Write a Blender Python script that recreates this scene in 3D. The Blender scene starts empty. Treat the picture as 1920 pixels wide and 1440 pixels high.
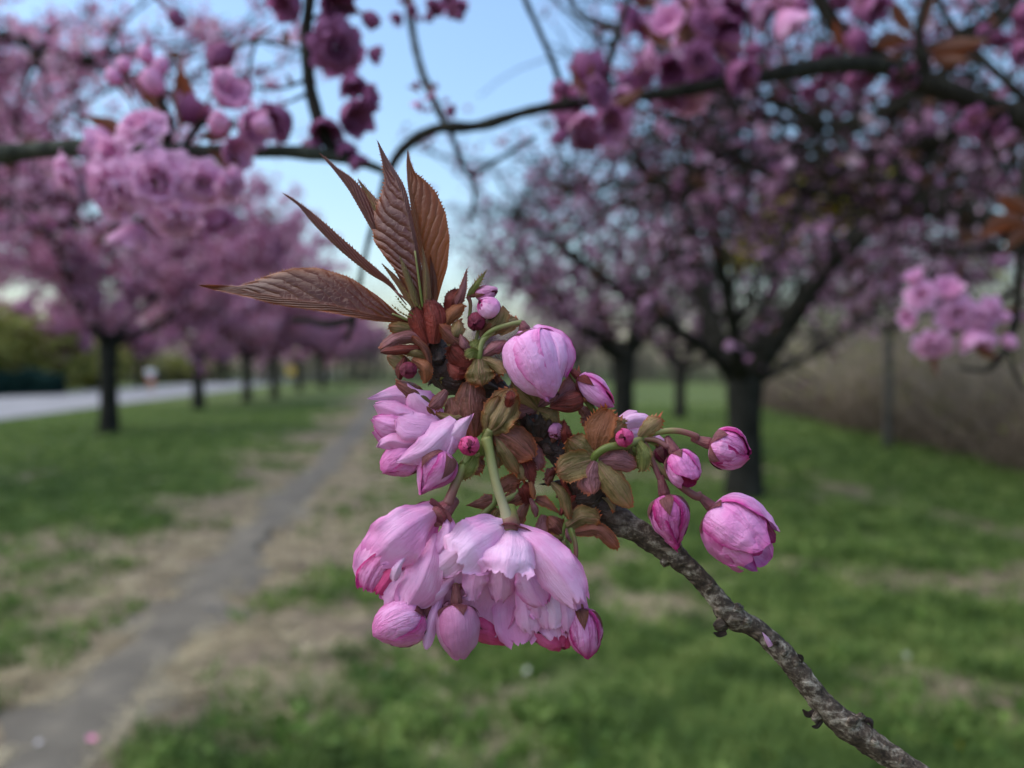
import bpy, math, random
import numpy as np
from mathutils import Vector, Matrix, noise

# ---------------------------------------------------------------- camera
scene = bpy.context.scene
COL = scene.collection
F = 1440.0                      # focal length in pixels of the 1920 x 1440 photograph
EYE = Vector((0, 0, 1.5))
DF = 0.18                       # distance of the blossom in focus
cam_data = bpy.data.cameras.new('camera')
cam_data.sensor_width = 36.0
cam_data.lens = 36.0 * F / 1920.0
cam_data.clip_start = 0.01
cam_data.clip_end = 3000
cam_data.dof.use_dof = True
cam_data.dof.focus_distance = DF
cam_data.dof.aperture_fstop = 8.4
cam_data.dof.aperture_blades = 0
cam = bpy.data.objects.new('camera', cam_data)
cam.location = EYE
cam.rotation_euler = (math.radians(89.0), 0, 0)
COL.objects.link(cam)
scene.camera = cam
RC = cam.rotation_euler.to_matrix()

# ---------------------------------------------------------------- sky and sun
SUN_EL, SUN_ROT = math.radians(58), math.radians(262)
world = bpy.data.worlds.new('World')
scene.world = world
world.use_nodes = True
wt = world.node_tree
wt.nodes.clear()
sky = wt.nodes.new('ShaderNodeTexSky')
sky.sky_type = 'NISHITA'
sky.sun_disc = False
sky.sun_elevation = SUN_EL
sky.sun_rotation = SUN_ROT
sky.altitude = 50
sky.air_density = 1.6
sky.dust_density = 1.9
sky.ozone_density = 6.0
bgn = wt.nodes.new('ShaderNodeBackground')
bgn.inputs['Strength'].default_value = 0.12
wo = wt.nodes.new('ShaderNodeOutputWorld')
wt.links.new(sky.outputs[0], bgn.inputs['Color'])
wt.links.new(bgn.outputs[0], wo.inputs['Surface'])

sun_data = bpy.data.lights.new('sun', 'SUN')
sun_data.energy = 1.7
sun_data.angle = math.radians(80)
sun_data.color = (1.0, 0.91, 0.78)
sun = bpy.data.objects.new('sun', sun_data)
# sky rotation is measured clockwise from +Y
_sd = Vector((math.sin(SUN_ROT) * math.cos(SUN_EL), math.cos(SUN_ROT) * math.cos(SUN_EL), math.sin(SUN_EL)))
sun.rotation_euler = _sd.to_track_quat('Z', 'Y').to_euler()
sun.location = (0, 0, 30)
COL.objects.link(sun)

vs = scene.view_settings
vs.view_transform = 'Standard'
vs.look = 'None'
vs.exposure = 0.98
vs.gamma = 1.0
vs.use_curve_mapping = False
scene.cycles.use_denoising = True
scene.cycles.max_bounces = 8
scene.cycles.transparent_max_bounces = 8

# ---------------------------------------------------------------- helpers
def at(u, v, d):
    """world point seen at pixel (u, v) of the photograph at depth d"""
    return EYE + RC @ Vector(((u - 960) / F * d, (720 - v) / F * d, -d))

def gnd(u, v):
    """ground point seen at pixel (u, v)"""
    r = RC @ Vector(((u - 960) / F, (720 - v) / F, -1))
    return EYE + r * (-EYE.z / r.z)

def near(u, v, w=0.0):
    """point of the sprig in focus: pixel (u, v), w pixels behind the focal plane"""
    return at(u, v, DF * (1 + w / F))

class MB:
    """collects vertices, faces and uvs of one mesh"""
    def __init__(s):
        s.v, s.f, s.uv, s.mi = [], [], [], []
    def grid(s, fn, nu, nv, mi=0, close=False):
        b = len(s.v)
        for j in range(nv + 1):
            for i in range(nu + 1):
                s.v.append(Vector(fn(i / nu, j / nv)))
        for j in range(nv):
            for i in range(nu):
                a = b + j * (nu + 1) + i
                s.f.append((a, a + 1, a + nu + 2, a + nu + 1))
                s.uv.append(((i / nu, j / nv), ((i + 1) / nu, j / nv), ((i + 1) / nu, (j + 1) / nv), (i / nu, (j + 1) / nv)))
                s.mi.append(mi)
    def face(s, pts, uvs=None, mi=0):
        b = len(s.v)
        s.v += [Vector(p) for p in pts]
        s.f.append(tuple(range(b, b + len(pts))))
        s.uv.append(tuple(uvs) if uvs else tuple((0.5, 0.5) for _ in pts))
        s.mi.append(mi)
    def tube(s, pts, rad, sides=10, bump=0.0, freq=1.0, seed=0.0, mi=0, cap=True):
        """swept tube; rad is one radius per point"""
        n = len(pts)
        pts = [Vector(p) for p in pts]
        T = []
        for i in range(n):
            t = pts[min(i + 1, n - 1)] - pts[max(i - 1, 0)]
            T.append(t.normalized() if t.length > 0 else Vector((0, 0, 1)))
        N = T[0].orthogonal().normalized()
        b = len(s.v)
        L = 0.0
        Ls = []
        for i in range(n):
            if i:
                L += (pts[i] - pts[i - 1]).length
            Ls.append(L)
            N = (N - T[i] * N.dot(T[i])).normalized()
            B = T[i].cross(N)
            for k in range(sides):
                a = 2 * math.pi * k / sides
                d = N * math.cos(a) + B * math.sin(a)
                r = rad[i]
                if bump:
                    q = (pts[i] + d * r) * freq
                    r *= 1 + bump * noise.noise(q + Vector((seed, seed * 1.7, 0))) + 0.5 * bump * noise.noise(q * 2.7)
                s.v.append(pts[i] + d * r)
        Lt = max(L, 1e-9)
        for i in range(n - 1):
            for k in range(sides):
                k2 = (k + 1) % sides
                s.f.append((b + i * sides + k, b + i * sides + k2, b + (i + 1) * sides + k2, b + (i + 1) * sides + k))
                u0, u1 = k / sides, (k + 1) / sides
                s.uv.append(((u0, Ls[i] / Lt), (u1, Ls[i] / Lt), (u1, Ls[i + 1] / Lt), (u0, Ls[i + 1] / Lt)))
                s.mi.append(mi)
        if cap:
            for base, rev in ((b, True), (b + (n - 1) * sides, False)):
                f = tuple(range(base, base + sides))
                s.f.append(f[::-1] if rev else f)
                s.uv.append(tuple((0.5, 0.5) for _ in f))
                s.mi.append(mi)
    def mesh(s, name, mats, smooth=True):
        me = bpy.data.meshes.new(name)
        me.from_pydata([tuple(p) for p in s.v], [], s.f)
        ul = me.uv_layers.new(name='UVMap')
        ul.data.foreach_set('uv', [c for fu in s.uv for p in fu for c in p])
        for m in (mats if isinstance(mats, (list, tuple)) else [mats]):
            me.materials.append(m)
        me.polygons.foreach_set('material_index', s.mi)
        me.polygons.foreach_set('use_smooth', [smooth] * len(s.f))
        me.update()
        return me
    def build(s, name, mats, parent=None, smooth=True):
        return link(name, s.mesh(name, mats, smooth), parent)

def link(name, me, parent=None):
    o = bpy.data.objects.new(name, me)
    COL.objects.link(o)
    if parent is not None:
        o.parent = parent
    return o

def tag(o, label=None, cat=None, group=None, kind=None):
    for k, v in (('label', label), ('category', cat), ('group', group), ('kind', kind)):
        if v:
            o[k] = v
    return o

def empty(name, loc=(0, 0, 0)):
    o = bpy.data.objects.new(name, None)
    o.location = loc
    o.empty_display_size = 0.05
    COL.objects.link(o)
    return o

def adopt(root, *kids):
    """parents world-space meshes under an Empty that stands elsewhere"""
    for k in kids:
        k.parent = root
        k.matrix_parent_inverse = Matrix.Translation(-Vector(root.location))

def np_mesh(name, V, Fc, mat, smooth=False, attr=None):
    """V (n,3) float, Fc (m,3) int"""
    me = bpy.data.meshes.new(name)
    me.vertices.add(len(V))
    me.vertices.foreach_set('co', V.astype(np.float32).ravel())
    k = Fc.shape[1]
    me.loops.add(Fc.size)
    me.loops.foreach_set('vertex_index', Fc.astype(np.int32).ravel())
    me.polygons.add(len(Fc))
    me.polygons.foreach_set('loop_start', np.arange(0, Fc.size, k, dtype=np.int32))
    me.polygons.foreach_set('loop_total', np.full(len(Fc), k, dtype=np.int32))
    me.polygons.foreach_set('use_smooth', np.full(len(Fc), smooth))
    if attr:
        for an, av in attr.items():
            at_ = me.attributes.new(an, 'FLOAT', 'POINT')
            at_.data.foreach_set('value', av.astype(np.float32))
    me.materials.append(mat)
    me.update()
    me.validate()
    return me

def catmull(P, t):
    """Catmull-Rom through the points P (tuples of any length), t in 0..1"""
    n = len(P) - 1
    x = min(max(t, 0.0), 1.0) * n
    i = min(int(x), n - 1)
    f = x - i
    p1, p2 = P[i], P[i + 1]
    p0 = P[i - 1] if i > 0 else tuple(2 * a - b for a, b in zip(p1, p2))
    p3 = P[i + 2] if i + 2 <= n else tuple(2 * a - b for a, b in zip(p2, p1))
    return tuple(0.5 * (2 * b + (c - a) * f + (2 * a - 5 * b + 4 * c - d) * f * f + (3 * b - a - 3 * c + d) * f ** 3)
                 for a, b, c, d in zip(p0, p1, p2, p3))

def lerp_tab(tab, t):
    """piecewise linear (smoothed) table of (t, value)"""
    if t <= tab[0][0]:
        return tab[0][1]
    for (a, x), (b, y) in zip(tab, tab[1:]):
        if t <= b:
            f = (t - a) / (b - a)
            return x + (y - x) * f
    return tab[-1][1]

# ---------------------------------------------------------------- materials
def mat_new(name):
    m = bpy.data.materials.new(name)
    m.use_nodes = True
    nt = m.node_tree
    nt.nodes.clear()
    return m, nt

def N(nt, kind, **kw):
    n = nt.nodes.new(kind)
    for k, v in kw.items():
        if k in n.inputs:
            n.inputs[k].default_value = v
        else:
            setattr(n, k, v)
    return n

def ramp(nt, stops, fac=None, interp='LINEAR'):
    r = nt.nodes.new('ShaderNodeValToRGB')
    r.color_ramp.interpolation = interp
    e = r.color_ramp.elements
    while len(e) < len(stops):
        e.new(0.5)
    for el, (p, c) in zip(e, stops):
        el.position = p
        el.color = (*c, 1) if len(c) == 3 else c
    if fac is not None:
        nt.links.new(fac, r.inputs['Fac'])
    return r

def mix(nt, fac, a, b, mode='MIX'):
    m = nt.nodes.new('ShaderNodeMix')
    m.data_type = 'RGBA'
    m.blend_type = mode
    for sock, val in ((m.inputs[0], fac), (m.inputs[6], a), (m.inputs[7], b)):
        if hasattr(val, 'links'):
            nt.links.new(val, sock)
        elif isinstance(val, (int, float)):
            sock.default_value = val
        else:
            sock.default_value = (*val, 1)
    return m.outputs[2]

def math_n(nt, op, a, b=0.0, c=0.0):
    m = nt.nodes.new('ShaderNodeMath')
    m.operation = op
    for sock, val in zip(m.inputs, (a, b, c)):
        if hasattr(val, 'links'):
            nt.links.new(val, sock)
        else:
            sock.default_value = val
    return m.outputs[0]

def finish(nt, color, rough=0.6, transl=0.0, tcol=None, bump=None, bump_s=0.3, bump_d=0.001, spec=0.3, sheen=0.0):
    p = nt.nodes.new('ShaderNodeBsdfPrincipled')
    if hasattr(color, 'links'):
        nt.links.new(color, p.inputs['Base Color'])
    else:
        p.inputs['Base Color'].default_value = (*color, 1)
    if hasattr(rough, 'links'):
        nt.links.new(rough, p.inputs['Roughness'])
    else:
        p.inputs['Roughness'].default_value = rough
    p.inputs['Specular IOR Level'].default_value = spec
    if sheen:
        p.inputs['Sheen Weight'].default_value = sheen
    if bump is not None:
        b = nt.nodes.new('ShaderNodeBump')
        b.inputs['Strength'].default_value = bump_s
        b.inputs['Distance'].default_value = bump_d
        nt.links.new(bump, b.inputs['Height'])
        nt.links.new(b.outputs[0], p.inputs['Normal'])
    out = nt.nodes.new('ShaderNodeOutputMaterial')
    if transl > 0:
        t = nt.nodes.new('ShaderNodeBsdfTranslucent')
        tc = tcol if tcol is not None else color
        if hasattr(tc, 'links'):
            nt.links.new(tc, t.inputs['Color'])
        else:
            t.inputs['Color'].default_value = (*tc, 1)
        ms = nt.nodes.new('ShaderNodeMixShader')
        ms.inputs[0].default_value = transl
        nt.links.new(p.outputs[0], ms.inputs[1])
        nt.links.new(t.outputs[0], ms.inputs[2])
        nt.links.new(ms.outputs[0], out.inputs['Surface'])
    else:
        nt.links.new(p.outputs[0], out.inputs['Surface'])

def noise_tex(nt, scale, detail=4, rough=0.55, coord='Object', vec=None, dist=0.0):
    n = N(nt, 'ShaderNodeTexNoise')
    n.inputs['Scale'].default_value = scale
    n.inputs['Detail'].default_value = detail
    n.inputs['Roughness'].default_value = rough
    n.inputs['Distortion'].default_value = dist
    if vec is None:
        tc = N(nt, 'ShaderNodeTexCoord')
        vec = tc.outputs[coord]
    nt.links.new(vec, n.inputs['Vector'])
    return n.outputs['Fac']

def obj_random(nt):
    return N(nt, 'ShaderNodeObjectInfo').outputs['Random']
# ================================================================ THE SETTING
rng = np.random.default_rng(7)
random.seed(7)
VPX = (713 - 960) / F                       # the avenue runs this much to the side per metre
PATH_PX = [(20, 1500), (95, 1420), (240, 1250), (370, 1125), (455, 1035), (540, 945), (620, 862), (672, 800), (700, 762), (712, 735), (716, 716)]
PATH = [gnd(*p) for p in PATH_PX]
_py = np.array([p.y for p in PATH]); _px = np.array([p.x for p in PATH])
def path_x(y):
    return np.interp(y, _py, _px, left=None, right=None) + np.where(y > _py[-1], (y - _py[-1]) * VPX, 0) + np.where(y < _py[0], (y - _py[0]) * -0.35, 0)
TR = [gnd(1380, 865), gnd(1600, 925), gnd(1760, 965), gnd(1930, 1015)]
_tx = np.array([p.x for p in TR]); _ty = np.array([p.y for p in TR])

def vnoise(x, y, s, seed=0):
    """smooth value noise on arrays"""
    x = x * s + seed * 17.3; y = y * s + seed * 9.1
    xi = np.floor(x).astype(np.int64); yi = np.floor(y).astype(np.int64)
    fx = x - xi; fy = y - yi
    fx = fx * fx * (3 - 2 * fx); fy = fy * fy * (3 - 2 * fy)
    def h(a, b):
        n = (a * 374761393 + b * 668265263 + seed * 1442695) & 0x7fffffff
        n = ((n ^ (n >> 13)) * 1274126177) & 0x7fffffff
        return ((n ^ (n >> 16)) & 0xffff) / 65535.0
    return (h(xi, yi) * (1 - fx) + h(xi + 1, yi) * fx) * (1 - fy) + (h(xi, yi + 1) * (1 - fx) + h(xi + 1, yi + 1) * fx) * fy

def dryness(x, y):
    """0 lush grass .. 1 trodden straw and soil beside the path"""
    e = x - path_x(y)
    half = np.where(e < 0, 1.75, 1.7) * (0.75 + 0.25 * np.clip(y / 6, 0, 1.2))
    d = 1.15 - np.abs(e) / half
    n = vnoise(x, y, 1.6, 3) * 0.5 + vnoise(x, y, 4.0, 5) * 0.3 + vnoise(x, y, 9.0, 6) * 0.2
    main = np.clip(d * 1.15 + (n - 0.5) * 2.1, 0, 1)
    tx = np.interp(y, _ty[::-1], _tx[::-1])
    t2 = np.clip(0.75 - np.abs(x - tx) / 0.55 + (n - 0.5) * 1.2, 0, 0.8) * ((y > 4) & (y < 14))
    bare = np.clip((vnoise(x, y, 0.9, 11) * 0.6 + vnoise(x, y, 2.6, 12) * 0.4 - np.where(y < 6, 0.455, 0.50)) * 4.0, 0, 0.8) * (y < 12)
    return np.maximum(np.maximum(main, t2), bare)

# ---- ground: one sheet out to the horizon, fine near the camera
def ground_mat():
    m, nt = mat_new('meadow_ground')
    a = N(nt, 'ShaderNodeAttribute', attribute_name='dry')
    n1 = noise_tex(nt, 2.2, 5)
    n2 = noise_tex(nt, 9.0, 6, 0.65)
    n3 = noise_tex(nt, 40.0, 4, 0.7)
    green = ramp(nt, [(0.3, (0.045, 0.055, 0.022)), (0.5, (0.085, 0.12, 0.036)), (0.7, (0.15, 0.18, 0.065))], n2).outputs[0]
    g2 = mix(nt, math_n(nt, 'MULTIPLY', n1, 0.5), green, (0.075, 0.10, 0.035))
    straw = ramp(nt, [(0.30, (0.10, 0.078, 0.052)), (0.45, (0.16, 0.13, 0.085)), (0.60, (0.27, 0.225, 0.14)), (0.76, (0.42, 0.36, 0.235))], n2).outputs[0]
    soil = ramp(nt, [(0.35, (0.09, 0.07, 0.05)), (0.65, (0.18, 0.145, 0.105))], n3).outputs[0]
    st2 = mix(nt, ramp(nt, [(0.42, (0, 0, 0)), (0.58, (1, 1, 1))], n1).outputs[0], straw, soil)
    c = mix(nt, ramp(nt, [(0.30, (0, 0, 0)), (0.70, (1, 1, 1))], a.outputs['Fac']).outputs[0], g2, st2)
    finish(nt, c, 0.95, bump=n3, bump_s=0.5, bump_d=0.02, spec=0.1)
    return m
def graded(a, b, lo, hi, step):
    inner = np.arange(a, b + step / 2, step)
    lows = a - np.cumsum(step * 1.35 ** np.arange(1, 60)); lows = lows[lows > lo]
    highs = b + np.cumsum(step * 1.35 ** np.arange(1, 60)); highs = highs[highs < hi]
    return np.concatenate([[lo], lows[::-1], inner, highs, [hi]])
gx = graded(-9, 8, -900, 900, 0.11)
gy = graded(1.5, 19, -300, 1500, 0.13)
GX, GY = np.meshgrid(gx, gy)
GZ = (vnoise(GX, GY, 1.1, 21) - 0.5) * 0.05 + (vnoise(GX, GY, 4.0, 22) - 0.5) * 0.025
GZ *= np.clip(1.3 - (GX ** 2 + GY ** 2) / 1800, 0, 1)
DR = dryness(GX, GY)
nx, ny = len(gx), len(gy)
ii = (np.arange(ny - 1)[:, None] * nx + np.arange(nx - 1)[None]).ravel()
fc = np.stack([ii, ii + 1, ii + nx + 1, ii + nx], 1)
ground = link('ground', np_mesh('ground', np.stack([GX.ravel(), GY.ravel(), GZ.ravel()], 1), fc, ground_mat(), True, {'dry': DR.ravel()}))
tag(ground, 'meadow ground with green grass and trodden straw patches', kind='structure')
def gz(x, y):
    z = (vnoise(x, y, 1.1, 21) - 0.5) * 0.05 + (vnoise(x, y, 4.0, 22) - 0.5) * 0.025
    return z * np.clip(1.3 - (x ** 2 + y ** 2) / 1800, 0, 1)

# ---- the trodden dirt path
def soil_mat():
    m, nt = mat_new('path_soil')
    n1 = noise_tex(nt, 3.5, 5)
    n2 = noise_tex(nt, 45.0, 4, 0.7)
    c = ramp(nt, [(0.3, (0.088, 0.078, 0.060)), (0.55, (0.125, 0.112, 0.086)), (0.75, (0.20, 0.175, 0.13))], n1).outputs[0]
    c = mix(nt, 0.25, c, ramp(nt, [(0.3, (0.05, 0.045, 0.04)), (0.7, (0.22, 0.2, 0.18))], n2).outputs[0])
    finish(nt, c, 0.9, bump=n2, bump_s=0.5, bump_d=0.01, spec=0.15)
    return m
ys = np.concatenate([np.arange(1.0, 12, 0.08), np.arange(12, 60, 0.5)])
rows = []
for y in ys:
    xc = float(path_x(np.array(y)))
    hw = 0.23 + 0.03 * min(y / 6, 1)
    row = []
    for s in np.linspace(-1, 1, 9):
        e = hw * s * (1 + (1.3 * (float(vnoise(np.array(y + np.sign(s) * 3), np.array(np.sign(s) * 2.0), 2.3, 31)) - 0.5) + 1.0 * (float(vnoise(np.array(y), np.array(np.sign(s) * 2.0), 7.0, 32)) - 0.5) if abs(s) > 0.6 else 0))
        x = xc + e
        row.append((x, y, float(gz(np.array(x), np.array(y))) + 0.012 * (1 - s * s) + 0.003))
    rows.append(row)
Vp = np.array(rows).reshape(-1, 3)
ii = (np.arange(len(ys) - 1)[:, None] * 9 + np.arange(8)[None]).ravel()
path = link('path', np_mesh('path', Vp, np.stack([ii, ii + 1, ii + 10, ii + 9], 1), soil_mat(), True))
tag(path, 'narrow grey dirt path trodden through the grass', kind='structure')

# ---- pale road along the avenue
def road_mat():
    m, nt = mat_new('road_asphalt')
    n1 = noise_tex(nt, 0.8, 5)
    c = ramp(nt, [(0.3, (0.19, 0.19, 0.20)), (0.7, (0.26, 0.26, 0.27))], n1).outputs[0]
    finish(nt, c, 0.85, bump=noise_tex(nt, 60, 3), bump_s=0.3, bump_d=0.01)
    return m
ra, rb = gnd(0, 788), gnd(0, 745)
mb = MB()
def road_pt(i, j):
    y = -30 + 330 * j
    xa = ra.x + (y - ra.y) * VPX
    xb = rb.x + (y - rb.y) * VPX
    return (xa + (xb - xa) * i, y, 0.03 + 0.06 * math.sin(math.pi * i))
mb.grid(road_pt, 6, 120)
road = mb.build('road', road_mat())
tag(road, 'pale grey road running along the row of trees', kind='structure')

def rand_rot(n):
    q = rng.normal(size=(n, 4)); q /= np.linalg.norm(q, axis=1)[:, None]
    w, x, y, z = q.T
    return np.stack([np.stack([1 - 2 * (y * y + z * z), 2 * (x * y - z * w), 2 * (x * z + y * w)], 1),
                     np.stack([2 * (x * y + z * w), 1 - 2 * (x * x + z * z), 2 * (y * z - x * w)], 1),
                     np.stack([2 * (x * z - y * w), 2 * (y * z + x * w), 1 - 2 * (x * x + y * y)], 1)], 1)
def fans(C, r, spread, per):
    """per little five-petalled cups scattered round every centre in C"""
    n = len(C) * per
    c = np.repeat(C, per, 0) + rng.normal(0, spread, (n, 3))
    R = rand_rot(n)
    rad = r * (0.6 + 0.8 * rng.random(n))
    base = [(0, 0, -0.35)]
    for k in range(5):
        a = 2 * math.pi * k / 5
        base.append((math.cos(a), math.sin(a), 0.15))
    base = np.array(base)
    pts = np.einsum('nij,kj->nki', R, base) * rad[:, None, None] * (0.75 + 0.5 * rng.random((n, 6, 1))) + c[:, None]
    b = np.arange(n)[:, None] * 6
    T = np.concatenate([b + np.array((0, 1 + k, 1 + (k + 1) % 5)) for k in range(5)], 0)
    return pts.reshape(-1, 3), T


# ---- grass: blades in tufts, too many to count
def blade_mat(name, stops, transl=0.35):
    m, nt = mat_new(name)
    g = N(nt, 'ShaderNodeNewGeometry')
    n1 = noise_tex(nt, 3.2, 4, 0.65)
    f = math_n(nt, 'ADD', math_n(nt, 'MULTIPLY', g.outputs['Random Per Island'], 0.35), math_n(nt, 'MULTIPLY_ADD', n1, 2.2, -0.80))
    c = ramp(nt, stops, f).outputs[0]
    finish(nt, c, 0.55, transl=transl, spec=0.2)
    return m
def sprinkle(n, dmin, dmax, keep, power=1.0):
    """random ground points inside the view, thinning with distance"""
    k = n * 6
    d = dmin * (dmax / dmin) ** (rng.random(k) ** power)
    x = (rng.random(k) * 2 - 1) * d * 0.78
    ok = keep(x, d) > rng.random(k)
    return x[ok][:n], d[ok][:n]
def tufts(x, y, nb, h, w, lean):
    """nb bent blades of two quads each per tuft"""
    k = len(x)
    X = np.repeat(x, nb); Y = np.repeat(y, nb)
    sc = np.clip(Y / 5.0, 0.8, 3.5)
    X = X + rng.normal(0, 0.02, k * nb) * sc; Y2 = Y + rng.normal(0, 0.02, k * nb) * sc
    Z = gz(X, Y2)
    a = rng.random(k * nb) * 2 * math.pi
    H = np.repeat(h * (0.5 + rng.random(k) * 0.8), nb) * (0.6 + 0.6 * rng.random(k * nb))
    Wd = w * sc * (0.6 + 0.8 * rng.random(k * nb))
    L = lean * (0.3 + rng.random(k * nb)) * H
    dx, dy = np.cos(a), np.sin(a)
    px, py = -dy, dx
    def P(f, wf, up):
        return (X + dx * L * f, Y2 + dy * L * f, Z + H * up), wf
    V = []
    for f, wf, up in ((0, 0.7, -0.02), (0.25, 1.0, 0.5), (0.75, 0.7, 0.9)):
        (cx, cy, cz), _ = P(f, wf, up)
        V.append(np.stack([cx - px * Wd * wf, cy - py * Wd * wf, cz], 1))
        V.append(np.stack([cx + px * Wd * wf, cy + py * Wd * wf, cz], 1))
    (cx, cy, cz), _ = P(1.15, 0, 0.97)
    V.append(np.stack([cx, cy, cz], 1))
    V = np.stack(V, 1).reshape(-1, 3)
    b = np.arange(k * nb)[:, None] * 7
    T = np.concatenate([b + np.array(t) for t in ((0, 1, 3), (0, 3, 2), (2, 3, 5), (2, 5, 4), (4, 5, 6))], 0)
    return V, T
def lush(x, y):
    g = 1 - dryness(x, y)
    patch = vnoise(x, y, 1.9, 41) * 0.6 + vnoise(x, y, 5.0, 42) * 0.4
    onroad = x < ra.x + (y - ra.y) * VPX + 0.2
    return np.clip(g * (-0.25 + 2.1 * patch), 0, 1) * (np.abs(x - path_x(y)) > 0.3) * (~onroad)
x, y = sprinkle(56000, 2.4, 34, lush)
V, T = tufts(x, y, 5, 0.065, 0.0035, 0.9)
grass = link('grass', np_mesh('grass', V, T, blade_mat('grass_blades', [(0.15, (0.05, 0.09, 0.02)), (0.45, (0.11, 0.185, 0.04)), (0.7, (0.185, 0.265, 0.066)), (0.95, (0.29, 0.33, 0.11))])))
tag(grass, 'lush short green grass covering the meadow', 'grass', kind='stuff')
x, y = sprinkle(1300, 2.4, 22, lambda x, y: lush(x, y) * (vnoise(x, y, 2.2, 91) > 0.5))
V, T = fans(np.stack([x, y, gz(x, y) + 0.02], 1), 0.026, 0.03, 6)
weeds = link('weeds', np_mesh('weeds', V, T, blade_mat('weed_leaves', [(0.15, (0.05, 0.10, 0.02)), (0.5, (0.12, 0.20, 0.04)), (0.9, (0.24, 0.32, 0.09))])))
tag(weeds, 'broad-leaved low weeds scattered through the grass', 'weeds', kind='stuff')
def strawy(x, y):
    return np.clip(dryness(x, y) * 1.2 - 0.2, 0, 1) * (vnoise(x, y, 2.5, 51) > 0.38) * (np.abs(x - path_x(y)) > 0.14)
x, y = sprinkle(9000, 2.4, 16, strawy)
V, T = tufts(x, y, 4, 0.022, 0.003, 2.6)
straw = link('dry_grass', np_mesh('dry_grass', V, T, blade_mat('straw_blades', [(0.15, (0.2, 0.165, 0.10)), (0.5, (0.40, 0.34, 0.21)), (0.85, (0.55, 0.48, 0.32))], 0.15)))
tag(straw, 'flattened dry straw-coloured grass beside the dirt path', 'dry grass', kind='stuff')

# ================================================================ TREES
def bark_mat(name, a, b, c, scale=14):
    m, nt = mat_new(name)
    tc = N(nt, 'ShaderNodeTexCoord')
    mp = N(nt, 'ShaderNodeMapping')
    mp.inputs['Scale'].default_value = (1, 1, 0.45)
    nt.links.new(tc.outputs['Object'], mp.inputs['Vector'])
    n1 = noise_tex(nt, scale, 6, 0.65, vec=mp.outputs[0])
    n2 = noise_tex(nt, scale * 0.25, 3, vec=tc.outputs['Object'])
    col = ramp(nt, [(0.32, a), (0.5, b), (0.72, c)], math_n(nt, 'ADD', math_n(nt, 'MULTIPLY', n1, 0.7), math_n(nt, 'MULTIPLY', n2, 0.3))).outputs[0]
    finish(nt, col, 0.85, bump=n1, bump_s=0.6, bump_d=0.02, spec=0.05)
    return m
BARK = bark_mat('cherry_bark', (0.012, 0.012, 0.010), (0.026, 0.025, 0.021), (0.06, 0.06, 0.05))
BARK_GREY = bark_mat('grey_bark', (0.04, 0.04, 0.037), (0.08, 0.08, 0.074), (0.13, 0.13, 0.12), 10)

def blossom_mat(name, stops, leaf=(0.16, 0.055, 0.02), leaf_share=0.08, transl=0.38):
    m, nt = mat_new(name)
    g = N(nt, 'ShaderNodeNewGeometry')
    n1 = noise_tex(nt, 1.6, 3)
    r = g.outputs['Random Per Island']
    f = math_n(nt, 'ADD', math_n(nt, 'MULTIPLY', r, 0.65), math_n(nt, 'MULTIPLY', n1, 0.4))
    c = ramp(nt, stops, f).outputs[0]
    isleaf = math_n(nt, 'LESS_THAN', math_n(nt, 'FRACT', math_n(nt, 'MULTIPLY', r, 37.0)), leaf_share)
    c = mix(nt, isleaf, c, leaf)
    finish(nt, c, 0.6, transl=transl, spec=0.15)
    return m
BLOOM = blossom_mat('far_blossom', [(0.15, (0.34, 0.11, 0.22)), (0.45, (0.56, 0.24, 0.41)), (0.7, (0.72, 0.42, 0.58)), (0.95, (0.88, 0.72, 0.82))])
BLOOM_SHADED = blossom_mat('shaded_crown_blossom', [(0.15, (0.15, 0.055, 0.11)), (0.45, (0.29, 0.13, 0.24)), (0.7, (0.46, 0.26, 0.40)), (0.95, (0.74, 0.56, 0.68))], leaf=(0.09, 0.04, 0.022), leaf_share=0.24, transl=0.3)  # darker blossom copy; the dimness of the right-hand crowns is put into the colour
YELLOW = blossom_mat('yellow_leaf', [(0.15, (0.34, 0.29, 0.02)), (0.5, (0.58, 0.48, 0.04)), (0.8, (0.66, 0.60, 0.10)), (1.0, (0.50, 0.56, 0.14))], leaf_share=0.0)
SPRING = blossom_mat('spring_leaf', [(0.15, (0.12, 0.14, 0.03)), (0.5, (0.27, 0.28, 0.07)), (0.8, (0.44, 0.42, 0.14)), (1.0, (0.66, 0.64, 0.38))], leaf_share=0.0)
DARKLEAF = blossom_mat('hedge_leaf', [(0.15, (0.008, 0.03, 0.025)), (0.5, (0.015, 0.05, 0.042)), (1.0, (0.03, 0.08, 0.06))], leaf_share=0.0, transl=0.15)

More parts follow.
